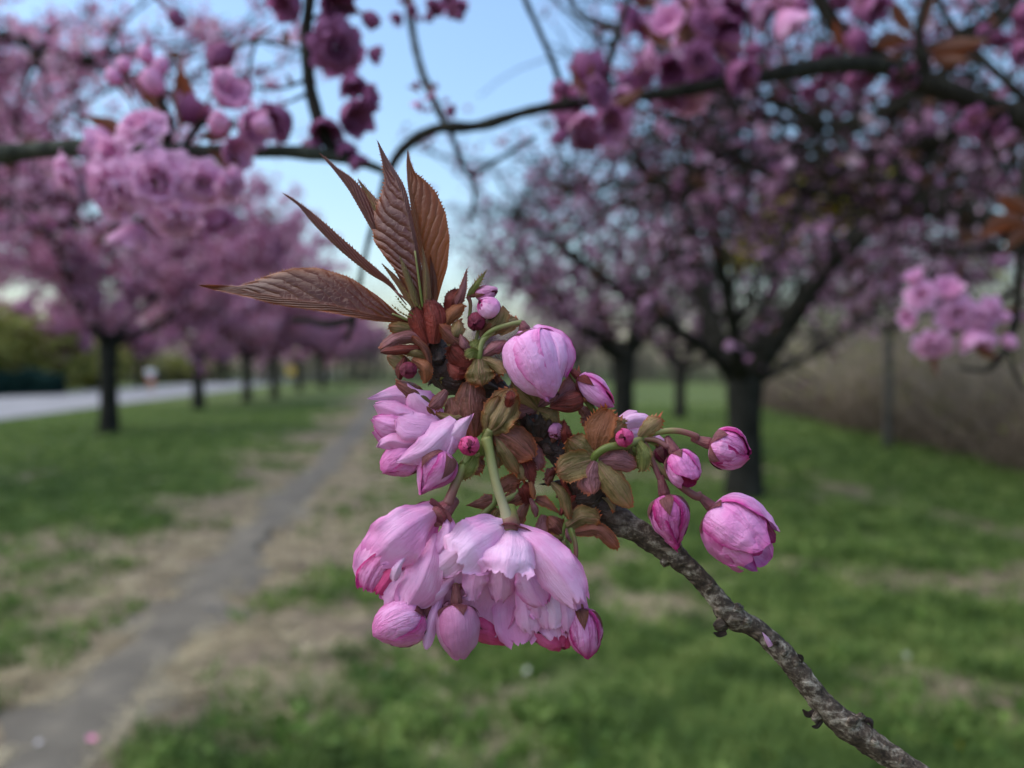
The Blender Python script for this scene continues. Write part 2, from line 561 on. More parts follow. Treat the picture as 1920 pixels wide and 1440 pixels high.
def limb_chain(p, d, length, r0, steps, rise, wob, rnd):
    pts, rad = [Vector(p)], [r0]
    d = Vector(d).normalized()
    for i in range(steps):
        d = (d + Vector((rnd.uniform(-wob, wob), rnd.uniform(-wob, wob), rnd.uniform(-wob, wob) + rise))).normalized()
        pts.append(pts[-1] + d * length / steps)
        rad.append(r0 * (1 - 0.8 * (i + 1) / steps))
    return pts, rad
def cherry(seed, fork=2.0, r_trunk=0.2, spread=3.4, n_limb=5, clumps=1800, bloom_r=0.035, per=9, bloom=None, limbs=None, lean=(0, 0), bark=None, origin=None, droop=-.35):
    """meshes of one tree standing at the origin: trunk, list of limbs, crown"""
    rnd = random.Random(seed)
    t = MB()
    pts = [Vector((0, 0, -0.1)), Vector((0, 0, 0.12)), Vector((lean[0] * .2, lean[1] * .2, fork * 0.35)), Vector((lean[0] * .6, lean[1] * .6, fork * 0.7)), Vector((lean[0], lean[1], fork)), Vector((lean[0] * 1.1, lean[1] * 1.1, fork + 0.25))]
    t.tube(pts, [r_trunk * 1.35, r_trunk * 1.12, r_trunk * 0.97, r_trunk * 0.95, r_trunk * 1.12, r_trunk * 0.7], 14, 0.12, 3.0, seed)
    trunk = t.mesh('trunk', bark or BARK)
    limb_meshes, seats = [], []
    top = pts[-2]
    specs = limbs or []
    if not specs:
        for k in range(n_limb):
            az = 2 * math.pi * (k + rnd.uniform(-.25, .25)) / n_limb + seed
            el = math.radians(rnd.uniform(28, 52))
            specs.append((Vector((math.cos(az) * math.cos(el), math.sin(az) * math.cos(el), math.sin(el))), spread * rnd.uniform(.85, 1.15)))
    for sp in specs:
        m = MB()
        if isinstance(sp[0], Vector):
            pts2, rad = limb_chain(top + Vector((0, 0, -0.1)), sp[0], sp[1], r_trunk * 0.55, 9, 0.05, 0.16, rnd)
        else:
            cp = [tuple(p) for p in sp[0]]
            pts2 = [Vector(catmull(cp, i / 12)) for i in range(13)]
            rad = [sp[1] * (1 - 0.72 * (i / 12) ** .8) for i in range(13)]
        m.tube(pts2, rad, 8, 0.12, 4.0, seed)
        for i in range(2, len(pts2)):
            for q in range(2 if i < 5 else 3):
                d0 = (pts2[i] - pts2[i - 1]).normalized()
                dv = d0 * rnd.uniform(.2, .9) + Vector((rnd.uniform(-1, 1), rnd.uniform(-1, 1), rnd.uniform(droop, 1.0)))
                Lb = rnd.uniform(.7, 1.7) * spread / 3.4
                p3, r3 = limb_chain(pts2[i], dv, Lb, min(rad[i] * .5, 0.035), 5, 0.03, 0.25, rnd)
                m.tube(p3, r3, 5)
                seats += p3[1:]
                for k in range(1, 6):
                    if rnd.random() < .75:
                        dw = (p3[k] - p3[k - 1]).normalized() * .4 + Vector((rnd.uniform(-1, 1), rnd.uniform(-1, 1), rnd.uniform(-.6, .9)))
                        p4, r4 = limb_chain(p3[k], dw, rnd.uniform(.3, .8), 0.012, 3, 0.0, 0.25, rnd)
                        m.tube(p4, r4, 4)
                        seats += p4[1:] + [(a + b) / 2 for a, b in zip(p4, p4[1:])]
        limb_meshes.append(m.mesh('limb', bark or BARK))
    S = np.array([tuple(p) for p in seats])
    pick = S[rng.integers(0, len(S), clumps)] + rng.normal(0, 0.07, (clumps, 3))
    if origin is not None:      # airy windows in this crown where the sky and a yellow tree show through
        w = pick + np.array(origin) - np.array(tuple(EYE))
        c = w @ np.array(RC)
        u = 960 + F * c[:, 0] / -c[:, 2]; v = 720 - F * c[:, 1] / -c[:, 2]
        gap = np.zeros(len(u), bool)
        for (a0, a1, b0, b1) in GAPS:
            gap |= ((u - (a0 + a1) / 2) / (a1 - a0) * 2) ** 2 + ((v - (b0 + b1) / 2) / (b1 - b0) * 2) ** 2 < 1
        pick = pick[~(gap & (rng.random(len(u)) < 0.9))]
    V, T = fans(pick, bloom_r, 0.055 * bloom_r / 0.035, per)
    return trunk, limb_meshes, np_mesh('crown', V, T, bloom or BLOOM)
def plant(meshes, loc, rz, sc, label, group=None, cat='tree', name='cherry_tree', szz=None):
    root = empty(name, loc)
    root.rotation_euler.z = rz
    root.scale = (sc, sc, szz or sc)
    t, ls, cr = meshes
    link('trunk', t, root)
    for l in ls:
        link('limb', l, root)
    c = link('crown', cr, root)
    c['kind'] = 'stuff'
    return tag(root, label, cat, group)
GAPS = [(1250, 1560, 500, 730), (1460, 1700, 290, 410), (1395, 1490, 360, 460), (1300, 1430, 380, 530), (880, 1010, 250, 420), (1230, 1420, 200, 300)]
ROWL = 'cherry trees in the row along the road'
ROWR = 'cherry trees in the row on the meadow'
tA = cherry(1, fork=2.15, r_trunk=0.21, spread=4.5, clumps=5600, per=8, bloom_r=0.044, droop=-.6)
tB = cherry(2, fork=1.9, r_trunk=0.22, spread=4.7, n_limb=6, clumps=5600, per=8, bloom_r=0.046, droop=-.6)
tC = cherry(3, fork=2.0, r_trunk=0.21, spread=4.5, n_limb=5, clumps=5400, per=8, bloom_r=0.05, droop=-.6)
b1 = gnd(205, 812)
# the nearest of the row stands beside the frame and reaches into its upper corner
tN = cherry(8, fork=2.0, r_trunk=0.22, spread=4.3, n_limb=6, clumps=2500, per=7, bloom_r=0.04)
plant(tN, (b1.x + 9.0 * 0.165 - 0.3, b1.y - 8.6, 0), 1.1, 1.0, 'pink cherry tree whose crown fills the upper left corner', ROWL)
left = [((205, 812), tA, 0.35, 1.0, 'pink cherry tree with dark forked trunk nearest the pale road, first of its row'),
        ((372, 768), tB, 2.2, 1.05, 'second pink cherry tree of the row along the road'),
        ((463, 754), tC, 4.0, 1.0, 'third pink cherry tree of the row, with a thick dark trunk'),
        ((515, 747), tA, 3.0, 1.0, 'fourth pink cherry tree of the row, next to a thicker trunk'),
        ((562, 735), tC, 0.8, 1.05, 'fifth pink cherry tree of the row, behind the yellow sign'),
        ((605, 729), tB, 1.9, 1.1, 'sixth pink cherry tree of the row, far down the avenue'),
        ((638, 722), tA, 5.0, 1.1, 'seventh pink cherry tree, near the far end of the row'),
        ((663, 716), tC, 2.5, 1.2, 'eighth pink cherry tree, near the vanishing end of the row'),
        ((684, 711), tB, 0.2, 1.3, 'last and smallest looking pink cherry tree closing the row')]
for px, ms, rz, sc, lab in left:
    g = gnd(*px)
    plant(ms, (g.x, g.y, 0), rz, sc, lab, ROWL)

for px, ms, rz, sc, lab in [((118, 737), tC, 1.0, .95, 'pink cherry tree across the road, behind the yellow-green shrubs'), ((262, 728), tA, 2.6, 1.0, 'pink cherry tree across the road between the first and second trunks'), ((420, 720), tB, 4.9, 1.0, 'pink cherry tree across the road between the second and third trunks')]:
    g = gnd(*px)
    plant(ms, (g.x, g.y, 0), rz, sc, lab, 'cherry trees across the road')

# ---- the forked tree on the meadow, right of the blossom
g1 = gnd(1395, 932)
d1 = g1.y
def rel(u, v, dd=0.0):
    return at(u, v, d1 + dd) - Vector((g1.x, g1.y, 0))
limbs1 = [([rel(1402, 715), rel(1440, 655, -.1), rel(1500, 570, -.3), rel(1545, 505, -.5), rel(1620, 440, -.9), rel(1760, 350, -1.4), rel(1900, 260, -2)], 0.19),
          ([rel(1388, 715), rel(1352, 650, .1), rel(1322, 570, .3), rel(1305, 480, .5), rel(1270, 390, .8), rel(1190, 300, 1.2)], 0.165),
          ([rel(1382, 712), rel(1330, 660, -.2), rel(1265, 615, -.6), rel(1180, 560, -1.2), rel(1060, 470, -2.0), rel(960, 400, -2.6)], 0.09),
          ([rel(1395, 700, .1), rel(1420, 640, .6), rel(1440, 560, 1.2), rel(1480, 430, 1.8), rel(1500, 280, 2.2)], 0.09),
          ([rel(1410, 720), rel(1470, 690, .3), rel(1560, 640, .8), rel(1680, 560, 1.4), rel(1800, 480, 2)], 0.06),
          ([rel(1392, 710, -.1), rel(1375, 620, -.8), rel(1350, 480, -1.6), rel(1330, 300, -2.4), rel(1320, 150, -3)], 0.09)]
T1 = cherry(11, fork=1.38, r_trunk=0.205, spread=2.9, clumps=1900, per=3, bloom_r=0.028, bloom=BLOOM_SHADED, limbs=limbs1, origin=(g1.x, g1.y, 0))
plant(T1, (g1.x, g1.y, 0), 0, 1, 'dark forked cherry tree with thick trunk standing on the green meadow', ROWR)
tD = cherry(5, fork=1.8, r_trunk=0.2, spread=3.3, n_limb=6, clumps=1500, per=4, bloom_r=0.036, bloom=BLOOM_SHADED)
for px, rz, sc, lab in [((1168, 852), 0.3, 1.0, 'cherry tree with dark trunk just behind the sprig, deeper in the meadow'),
                        ((1275, 785), 2.0, 0.9, 'slim cherry tree beside the thick forked trunk'),
                        ((1085, 742), 4.4, 1.1, 'cherry tree hidden mostly behind the blossoming sprig'),
                        ((930, 738), 1.4, 1.1, 'far cherry tree between the avenue gap and the meadow trees')]:
    g = gnd(*px)
    plant(tD, (g.x, g.y, 0), rz, sc, lab, ROWR)
# its neighbour towards the camera: trunk beside the frame, crown over the upper right corner
tE = cherry(9, fork=1.9, r_trunk=0.2, spread=3.4, n_limb=6, clumps=1500, per=3, bloom_r=0.022, bloom=BLOOM_SHADED)
plant(tE, (4.3, 5.0, 0), 2.9, 1.05, 'cherry tree crown spreading across the upper right corner', ROWR)

# ---- yellow-leaved tree and far woods
def leafy(seed, h, r, n, mat, rl=0.09, zc=0.62, squash=0.8, ox=0.0):
    rnd = random.Random(seed)
    t = MB()
    pts = [Vector((0, 0, -0.1)), Vector((0.02, 0, h * .3)), Vector((ox * .45, .1, h * .6)), Vector((ox, 0, h * .9))]
    t.tube(pts, [h * .009, h * .007, h * .005, h * .002], 8, 0.1, 2.0, seed)
    ls = []
    for k in range(7):
        m = MB()
        az = k * 2.4
        p, rr = limb_chain((ox * (.1 + .12 * k), 0, h * (.4 + .06 * k)), (math.cos(az), math.sin(az), .6), r * 1.1, h * .004, 5, .05, .2, rnd)
        m.tube(p, rr, 5)
        ls.append(m.mesh('limb', BARK_GREY))
    q = rng.normal(size=(n, 3)); q /= np.linalg.norm(q, axis=1)[:, None]
    q *= (rng.random(n) ** 0.45)[:, None] * np.array([r, r, r * squash])
    k = vnoise(q[:, 0] + q[:, 2] * .7, q[:, 1] + q[:, 2], 1.2, seed) > 0.38
    q = q[k]
    q[:, 2] += h * zc
    q[:, 0] += ox
    V, T = fans(q, rl, rl * 1.3, 5)
    return t.mesh('trunk', BARK_GREY), ls, np_mesh('crown', V, T, mat)
yt = leafy(61, 5.2, 1.15, 1100, YELLOW, 0.055, .85, .5, 1.45)
plant(yt, (3.82, 12.6, 0), 0, 1, 'slim tree with fresh yellow leaves showing through the blossom crown', None, 'tree', 'yellow_tree')
yt2 = leafy(62, 4.4, .8, 400, YELLOW, 0.05, .85, .6, .4)
plant(yt2, (3.95, 13.2, 0), 1, 1, 'smaller yellow-leaved tree just left of the taller yellow one', None, 'tree', 'yellow_tree')
g = gnd(1665, 838)
pt = cherry(23, fork=2.3, r_trunk=0.075, spread=3.3, n_limb=5, clumps=1500, per=7, bloom_r=0.04, bloom=BLOOM_SHADED, bark=BARK_GREY)
plant(pt, (g.x, g.y, 0), 0, 1, 'slender cherry tree with a thin pale trunk at the thicket edge', ROWR)

def stems(n, pos, hgt, rad, twigs, mat, name, lean=.12):
    """upright thin stems with side twigs as one mass of ribbons; pos gives (x, y)"""
    V, Fq = [], []
    x, y = pos(n)
    H = hgt * (0.3 + 1.25 * rng.random(n) ** 1.8) * (0.6 + 0.8 * vnoise(x, y, 0.45, 77))
    a = rng.random(n) * 6.283
    def ribbon(p0, p1, p2, w):
        k = len(p0)
        sa = rng.random(k) * math.pi
        sv = np.stack([np.cos(sa), np.sin(sa), np.zeros(k)], 1) * w[:, None]
        return np.stack([p0 - sv, p0 + sv, p1 + sv * .7, p1 - sv * .7, p2 + sv * .2, p2 - sv * .2], 1)
    base = np.stack([x, y, np.full(n, -0.05)], 1)
    ln = rng.normal(0, lean, (n, 2))
    mid = base + np.stack([ln[:, 0] * H * .5, ln[:, 1] * H * .5, H * .5], 1)
    topp = base + np.stack([ln[:, 0] * H * 1.4, ln[:, 1] * H * 1.4, H], 1)
    out = [ribbon(base, mid, topp, rad * (0.5 + rng.random(n)))]
    for k in range(twigs):
        f = 0.25 + 0.65 * rng.random(n)
        s = base + (topp - base) * f[:, None]
        dv = rng.normal(0, 1, (n, 3)); dv[:, 2] = np.abs(dv[:, 2]) * .7
        L = H * (.16 + .3 * lean) * (0.5 + rng.random(n))
        out.append(ribbon(s, s + dv * (L * .5)[:, None], s + dv * L[:, None] + np.array([0, 0, .05]), rad * .45 * np.ones(n)))
    V = np.concatenate(out, 0)
    b = np.arange(len(V))[:, None] * 6
    Q = np.concatenate([b + np.array((0, 1, 2, 3)), b + np.array((3, 2, 4, 5))], 0)
    return link(name, np_mesh(name, V.reshape(-1, 3), Q, mat)), topp
def stem_mat(name, a, b):
    m, nt = mat_new(name)
    g = N(nt, 'ShaderNodeNewGeometry')
    finish(nt, ramp(nt, [(0, a), (1, b)], g.outputs['Random Per Island']).outputs[0], 0.8)
    return m
SCRUB = stem_mat('scrub_stems', (0.09, 0.07, 0.05), (0.40, 0.33, 0.25))
def right_edge(y):
    return 7.6 + (y - 11) * 0.13
def pos_thicket(n):
    y = 8 + 32 * rng.random(n * 5) ** 1.3
    x = right_edge(y) + 0.2 + np.abs(rng.normal(0, 2.6, n * 5))
    k = vnoise(x, y, 0.8, 71) * 0.6 + vnoise(x, y, 2.2, 72) * 0.4 > 0.53
    return x[k][:n], y[k][:n]
th, tops = stems(3600, pos_thicket, 2.4, 0.010, 12, SCRUB, 'thicket', .38)
V, T = fans(tops[rng.integers(0, len(tops), 1500)] * np.array([1, 1, 0.8]) + rng.normal(0, .2, (1500, 3)), 0.035, 0.08, 4)
bl = link('budding_leaves', np_mesh('budding_leaves', V, T, SPRING))
tag(bl, 'first pale green leaves sprinkled over the brown thicket', 'leaves', kind='stuff')
tag(th, 'brown leafless thicket of thin stems bordering the meadow', 'thicket', kind='stuff')
def pos_low(n):
    y = 8 + 28 * rng.random(n) ** 1.4
    return right_edge(y) - 0.3 + np.abs(rng.normal(0, 1.2, n)), y
LITTER = stem_mat('bramble_stems', (0.06, 0.045, 0.035), (0.22, 0.17, 0.12))
br, _ = stems(2600, pos_low, 0.9, 0.014, 12, LITTER, 'brambles', .6)
tag(br, 'low dark brambles along the foot of the brown thicket', 'brambles', kind='stuff')
def pos_woods(n):
    x = rng.uniform(-75, 75, n)
    return x, 95 + 30 * rng.random(n) - 0.35 * np.abs(x)
FARW = stem_mat('far_wood_stems', (0.045, 0.042, 0.03), (0.13, 0.12, 0.09))
wd, _ = stems(3000, pos_woods, 9.5, 0.07, 9, FARW, 'woods')
tag(wd, 'distant leafless brown woods behind the avenue', 'woods', kind='stuff')
def pos_woods2(n):
    y = 16 + 60 * rng.random(n)
    return right_edge(y) + 4 + 14 * rng.random(n), y
wd2, _ = stems(1500, pos_woods2, 6.5, 0.035, 9, FARW, 'woods')
tag(wd2, 'grey brown leafless woods rising behind the thicket', 'woods', kind='stuff')

# ---- bushes across the road
def bush(px, r, h, mat, label, name='shrub', seed=0, dens=900, rl=0.09):
    g = gnd(*px)
    root = empty(name, (g.x, g.y, 0))
    m = MB()
    rnd = random.Random(seed)
    for k in range(6):
        a = k * 1.05
        p, rr = limb_chain((0, 0, -.05), (math.cos(a) * .5, math.sin(a) * .5, 1), h * .8, .04, 4, .02, .2, rnd)
        m.tube(p, rr, 5)
    st = m.build('stem', BARK, root)
    q = rng.normal(size=(dens, 3)); q /= np.linalg.norm(q, axis=1)[:, None]
    q *= (rng.random(dens) ** .4)[:, None] * np.array([r, r, h * .5])
    q += np.array([0, 0, h * .52]) + (vnoise(q[:, 0], q[:, 2], 1.1, seed + 3)[:, None] - .5) * np.array([.6, .6, .5])
    V, T = fans(q, rl, rl, 5)
    V[:, 2] = np.maximum(V[:, 2], 0.01)
    f = link('foliage', np_mesh('foliage', V, T, mat), root)
    f['kind'] = 'stuff'
    tag(root, label, 'shrub')
bush((60, 738), 3.6, 5.0, SPRING, 'tall yellow-green spring shrub across the road by the picture edge', seed=1, dens=750, rl=.14)
bush((-90, 742), 4.0, 7.0, SPRING, 'large pale green shrub at the very edge behind the road', seed=2, dens=900, rl=.14)
bush((165, 730), 3.4, 3.8, SPRING, 'rounded olive green shrub beyond the road beside the first tree trunk', seed=3, dens=900, rl=.15)
bush((330, 718), 6.0, 3.0, SPRING, 'low olive shrub far across the road between two trunks', seed=4, dens=900, rl=.2)
# clipped dark hedge
ha, hb = gnd(-260, 746), gnd(112, 742)
root = empty('hedge', ((ha.x + hb.x) / 2, (ha.y + hb.y) / 2, 0))
n = 3200
k = rng.random(n)
P = np.stack([ha.x + (hb.x - ha.x) * k, ha.y + (hb.y - ha.y) * k + rng.uniform(-.6, .6, n), rng.random(n) ** .8 * (1.0 + .7 * vnoise(k * 14, k * 0, 1.0, 5))], 1) - np.array(tuple(root.location))
V, T = fans(P, .1, .07, 4)
f = link('foliage', np_mesh('foliage', V, T, DARKLEAF), root); f['kind'] = 'stuff'
mb = MB()
for k in range(24):
    fx = k / 23
    b0 = ha.lerp(hb, fx) - root.location
    mb.tube([b0, b0 + Vector((.05, 0, .5)), b0 + Vector((0, .1, 1.1))], [.03, .022, .01], 5)
mb.build('stem', BARK, root)
tag(root, 'low dark teal green hedge across the road', 'hedge')
# ================================================================ THINGS ALONG THE ROAD
def flat_mat(name, col, rough=0.6):
    m, nt = mat_new(name)
    n1 = noise_tex(nt, 6, 3)
    finish(nt, mix(nt, math_n(nt, 'MULTIPLY', n1, 0.25), col, tuple(c * .7 for c in col)), rough)
    return m
def skin_body(name, joints, edges, mat, parent):
    me = bpy.data.meshes.new(name)
    me.from_pydata([j[0] for j in joints], edges, [])
    o = link(name, me, parent)
    sm = o.modifiers.new('skin', 'SKIN')
    for sv, j in zip(me.skin_vertices[0].data, joints):
        r = j[1]
        sv.radius = (r, r) if not isinstance(r, tuple) else r
    me.skin_vertices[0].data[0].use_root = True
    ss = o.modifiers.new('smooth', 'SUBSURF')
    ss.levels = ss.render_levels = 1
    me.materials.append(mat)
    return o
g = gnd(283, 740)
per = empty('person', (g.x, g.y, 0.05))
per.rotation_euler.z = 0.4
SKIN = flat_mat('skin', (0.45, 0.27, 0.19)); WHITE = flat_mat('white_cloth', (0.78, 0.79, 0.82)); RED = flat_mat('red_cloth', (0.50, 0.045, 0.03)); HAIR = flat_mat('dark_hair', (0.03, 0.022, 0.018))
body = skin_body('body', [((0, 0, .95), .12), ((0, 0, 1.2), .13), ((0, 0, 1.42), .12), ((0, 0, 1.52), .055), ((0, -.02, 1.66), .095), ((0, -.01, 1.75), .06),
        ((.19, 0, 1.42), .06), ((.27, .08, 1.15), .045), ((.25, -.08, .95), .035), ((.25, -.14, .88), .03),
        ((-.19, 0, 1.42), .06), ((-.27, -.1, 1.16), .045), ((-.24, -.26, 1.02), .035), ((-.23, -.33, 1.0), .03),
        ((.1, 0, .88), .095), ((.11, -.18, .5), .065), ((.11, -.2, .1), .04), ((.11, -.32, .04), .035),
        ((-.1, 0, .88), .095), ((-.11, .12, .5), .065), ((-.11, .34, .16), .04), ((-.11, .28, .05), .035)],
        [(0, 1), (1, 2), (2, 3), (3, 4), (4, 5), (2, 6), (6, 7), (7, 8), (8, 9), (2, 10), (10, 11), (11, 12), (12, 13), (0, 14), (14, 15), (15, 16), (16, 17), (0, 18), (18, 19), (19, 20), (20, 21)], SKIN, per)
skin_body('shirt', [((0, 0, .92), .16), ((0, 0, 1.2), .165), ((0, 0, 1.42), .14), ((0, 0, 1.5), .075), ((.2, 0, 1.42), .085), ((.27, .07, 1.2), .07), ((-.2, 0, 1.42), .085), ((-.27, -.09, 1.2), .07)],
          [(0, 1), (1, 2), (2, 3), (2, 4), (4, 5), (2, 6), (6, 7)], WHITE, per)
skin_body('shorts', [((0, 0, .95), .15), ((.1, 0, .86), .115), ((.11, -.12, .58), .105), ((-.1, 0, .86), .115), ((-.11, .08, .58), .105)], [(0, 1), (1, 2), (0, 3), (3, 4)], RED, per)
skin_body('hair', [((0, .02, 1.7), .1), ((0, .03, 1.77), .07), ((0, .05, 1.64), .07)], [(0, 1), (0, 2)], HAIR, per)
tag(per, 'small distant person in white top and red shorts on the road', 'person')

g = gnd(546, 724)
sg = empty('road_sign', (g.x, g.y, 0))
m = MB(); m.tube([(0, 0, -.1), (0, 0, 1.0), (0, 0, 2.0)], [.035] * 3, 8); m.build('post', flat_mat('steel', (.35, .36, .37), .4), sg)
m = MB()
pl = [(-.38, -.05, 1.12), (.38, -.05, 1.12), (.38, -.05, 1.9), (-.38, -.05, 1.9)]
bk = [(x, -.035, z) for x, _, z in pl]
m.face(pl); m.face(bk[::-1])
for i in range(4):
    j = (i + 1) % 4
    m.face([pl[j], pl[i], bk[i], bk[j]])
m.build('panel', flat_mat('yellow_paint', (.72, .52, .02), .4), sg, smooth=False)
tag(sg, 'small yellow sign on a post far down the road', 'sign')

# fallen petals and daisies on the ground
def ground_bit(name, px, col, label, cat, r):
    g = gnd(*px)
    m = MB()
    rnd = random.Random(px[0])
    for k in range(6):
        a0 = k * math.pi / 3 + rnd.uniform(-.2, .2)
        def f(i, j, a0=a0):
            a = a0 + (i - .5) * 1.1 * math.sin(math.pi * (0.25 + j * .65))
            return (math.cos(a) * r * j, math.sin(a) * r * j, r * (.25 + .5 * j * j + .2 * i * (1 - i)))
        m.grid(f, 4, 4)
    o = m.build(name, flat_mat(name + '_petal', col))
    o.location = (g.x, g.y, float(gz(np.array(g.x), np.array(g.y))) + .03)
    o.rotation_euler = (rnd.uniform(-.5, .5) + .5, rnd.uniform(-.5, .5), rnd.random() * 6)
    tag(o, label, cat)
ground_bit('fallen_blossom', (170, 1411), (.85, .28, .48), 'fallen pink blossom lying on the dirt path', 'blossom', .02)
ground_bit('fallen_petal', (75, 1411), (.6, .58, .62), 'pale fallen petal on the dirt path left of a pink one', 'petal', .013)
ground_bit('fallen_petal', (395, 1150), (.6, .58, .6), 'faint pale petal in the middle of the dirt path', 'petal', .03)
ground_bit('daisy', (684, 1388), (.8, .78, .8), 'white daisy in the grass below the big blossom', 'daisy', .022)
ground_bit('daisy', (1700, 1239), (.8, .76, .8), 'white daisy in the grass right of the branch', 'daisy', .017)
ground_bit('daisy', (990, 1270), (.55, .58, .5), 'faint pale daisy just under the lowest blossoms', 'daisy', .02)
ground_bit('dandelion', (1797, 1418), (.6, .5, .05), 'yellow dandelion low in the dark grass at the bottom corner', 'dandelion', .02)
# ================================================================ PETALS, BRACTS AND LEAVES: materials and shapes
PX = DF / F                                     # one photograph pixel in metres at the sprig
def S(px):
    return 1.0 / (px * PX)
# ---- materials
def uv_nodes(nt):
    tc = N(nt, 'ShaderNodeTexCoord')
    sp = N(nt, 'ShaderNodeSeparateXYZ')
    nt.links.new(tc.outputs['UV'], sp.inputs[0])
    return tc, sp.outputs['X'], sp.outputs['Y']
def petal_mat(name, pale, mid, deep, tip=0.35, edge=0.5, rough=0.48, transl=0.15, crinkle=0.35, vein=0.35, base=None, crease=0.12):
    m, nt = mat_new(name)
    tc, U, V = uv_nodes(nt)
    mp = N(nt, 'ShaderNodeMapping')
    mp.inputs['Scale'].default_value = (26, 2.2, 1)
    nt.links.new(tc.outputs['UV'], mp.inputs['Vector'])
    veins = noise_tex(nt, 1.0, 3, 0.6, vec=mp.outputs[0], dist=0.4)
    blot = noise_tex(nt, S(55), 3, 0.5)
    fine = noise_tex(nt, S(13), 4, 0.6, dist=0.6)
    e = math_n(nt, 'ABSOLUTE', math_n(nt, 'MULTIPLY_ADD', U, 2.0, -1.0))
    e4 = math_n(nt, 'POWER', e, 4.0)
    v6 = math_n(nt, 'POWER', V, 6.0)
    rnd = obj_random(nt)
    f = math_n(nt, 'ADD', math_n(nt, 'MULTIPLY', blot, 1.1), math_n(nt, 'MULTIPLY_ADD', rnd, 0.35, -0.28))
    c = ramp(nt, [(0.25, pale), (0.62, mid)], f).outputs[0]
    vv = ramp(nt, [(0.45, (0, 0, 0)), (0.68, (1, 1, 1))], veins).outputs[0]
    c = mix(nt, math_n(nt, 'MULTIPLY', vv, vein), c, mid)
    ed = math_n(nt, 'ADD', math_n(nt, 'MULTIPLY', e4, edge), math_n(nt, 'MULTIPLY', v6, tip))
    ed = math_n(nt, 'MULTIPLY', ed, math_n(nt, 'MULTIPLY_ADD', blot, 1.6, 0.1))
    N(nt, 'ShaderNodeClamp')
    ed = math_n(nt, 'MINIMUM', ed, 1.0)
    c = mix(nt, ed, c, deep)
    mp2 = N(nt, 'ShaderNodeMapping')
    mp2.inputs['Scale'].default_value = (7, 1.8, 1)
    nt.links.new(tc.outputs['UV'], mp2.inputs['Vector'])
    av = N(nt, 'ShaderNodeVectorMath')
    nt.links.new(mp2.outputs[0], av.inputs[0])
    nt.links.new(rnd, av.inputs[1])
    cn = noise_tex(nt, 1.0, 3, 0.55, vec=av.outputs[0], dist=0.8)
    cr = ramp(nt, [(0.0, (1, 1, 1)), (0.06, (0, 0, 0))], math_n(nt, 'ABSOLUTE', math_n(nt, 'SUBTRACT', cn, 0.5))).outputs[0]
    c = mix(nt, math_n(nt, 'MULTIPLY', cr, crease), c, deep)
    if base:
        bb = ramp(nt, [(0.0, (1, 1, 1)), (0.3, (0, 0, 0))], V).outputs[0]
        c = mix(nt, math_n(nt, 'MULTIPLY', bb, 0.6), c, base)
    h = math_n(nt, 'ADD', math_n(nt, 'MULTIPLY', fine, crinkle), math_n(nt, 'MULTIPLY', veins, 0.5))
    h = math_n(nt, 'SUBTRACT', h, math_n(nt, 'MULTIPLY', cr, 0.8 * crease))
    finish(nt, c, rough, transl=transl, bump=h, bump_s=0.8, bump_d=4.5 * PX, spec=0.25)
    return m
PALE = petal_mat('petal_pale', (0.81, 0.46, 0.71), (0.74, 0.29, 0.55), (0.64, 0.13, 0.38), 0.25, 0.45, vein=0.18)
WHITEP = petal_mat('petal_whitish', (0.83, 0.54, 0.76), (0.76, 0.36, 0.62), (0.66, 0.16, 0.42), 0.15, 0.4, vein=0.15)
PINK = petal_mat('petal_pink', (0.81, 0.40, 0.69), (0.73, 0.24, 0.53), (0.56, 0.05, 0.28), 0.6, 1.1, crinkle=0.8, crease=0.3)
GLOBE = petal_mat('petal_globe', (0.84, 0.48, 0.77), (0.79, 0.35, 0.66), (0.66, 0.12, 0.40), 0.7, 0.8, crinkle=0.6, crease=0.2)
BUDP = petal_mat('petal_bud', (0.80, 0.36, 0.65), (0.69, 0.16, 0.43), (0.46, 0.02, 0.18), 1.1, 1.7, crinkle=1.3, vein=0.7, crease=0.45)
HOT = petal_mat('petal_hot_pink', (0.78, 0.14, 0.36), (0.66, 0.06, 0.22), (0.40, 0.01, 0.09), 0.6, 0.7, crinkle=0.9)
DUSTY = petal_mat('petal_dusty', (0.62, 0.31, 0.50), (0.53, 0.20, 0.38), (0.38, 0.07, 0.20), 0.4, 0.5)
MAROON = petal_mat('petal_maroon', (0.26, 0.03, 0.08), (0.16, 0.015, 0.04), (0.06, 0.008, 0.015), 0.5, 0.5, crinkle=0.8)
HIDDEN = petal_mat('petal_inner', (0.76, 0.44, 0.64), (0.68, 0.29, 0.50), (0.52, 0.10, 0.28), 0.3, 0.4)

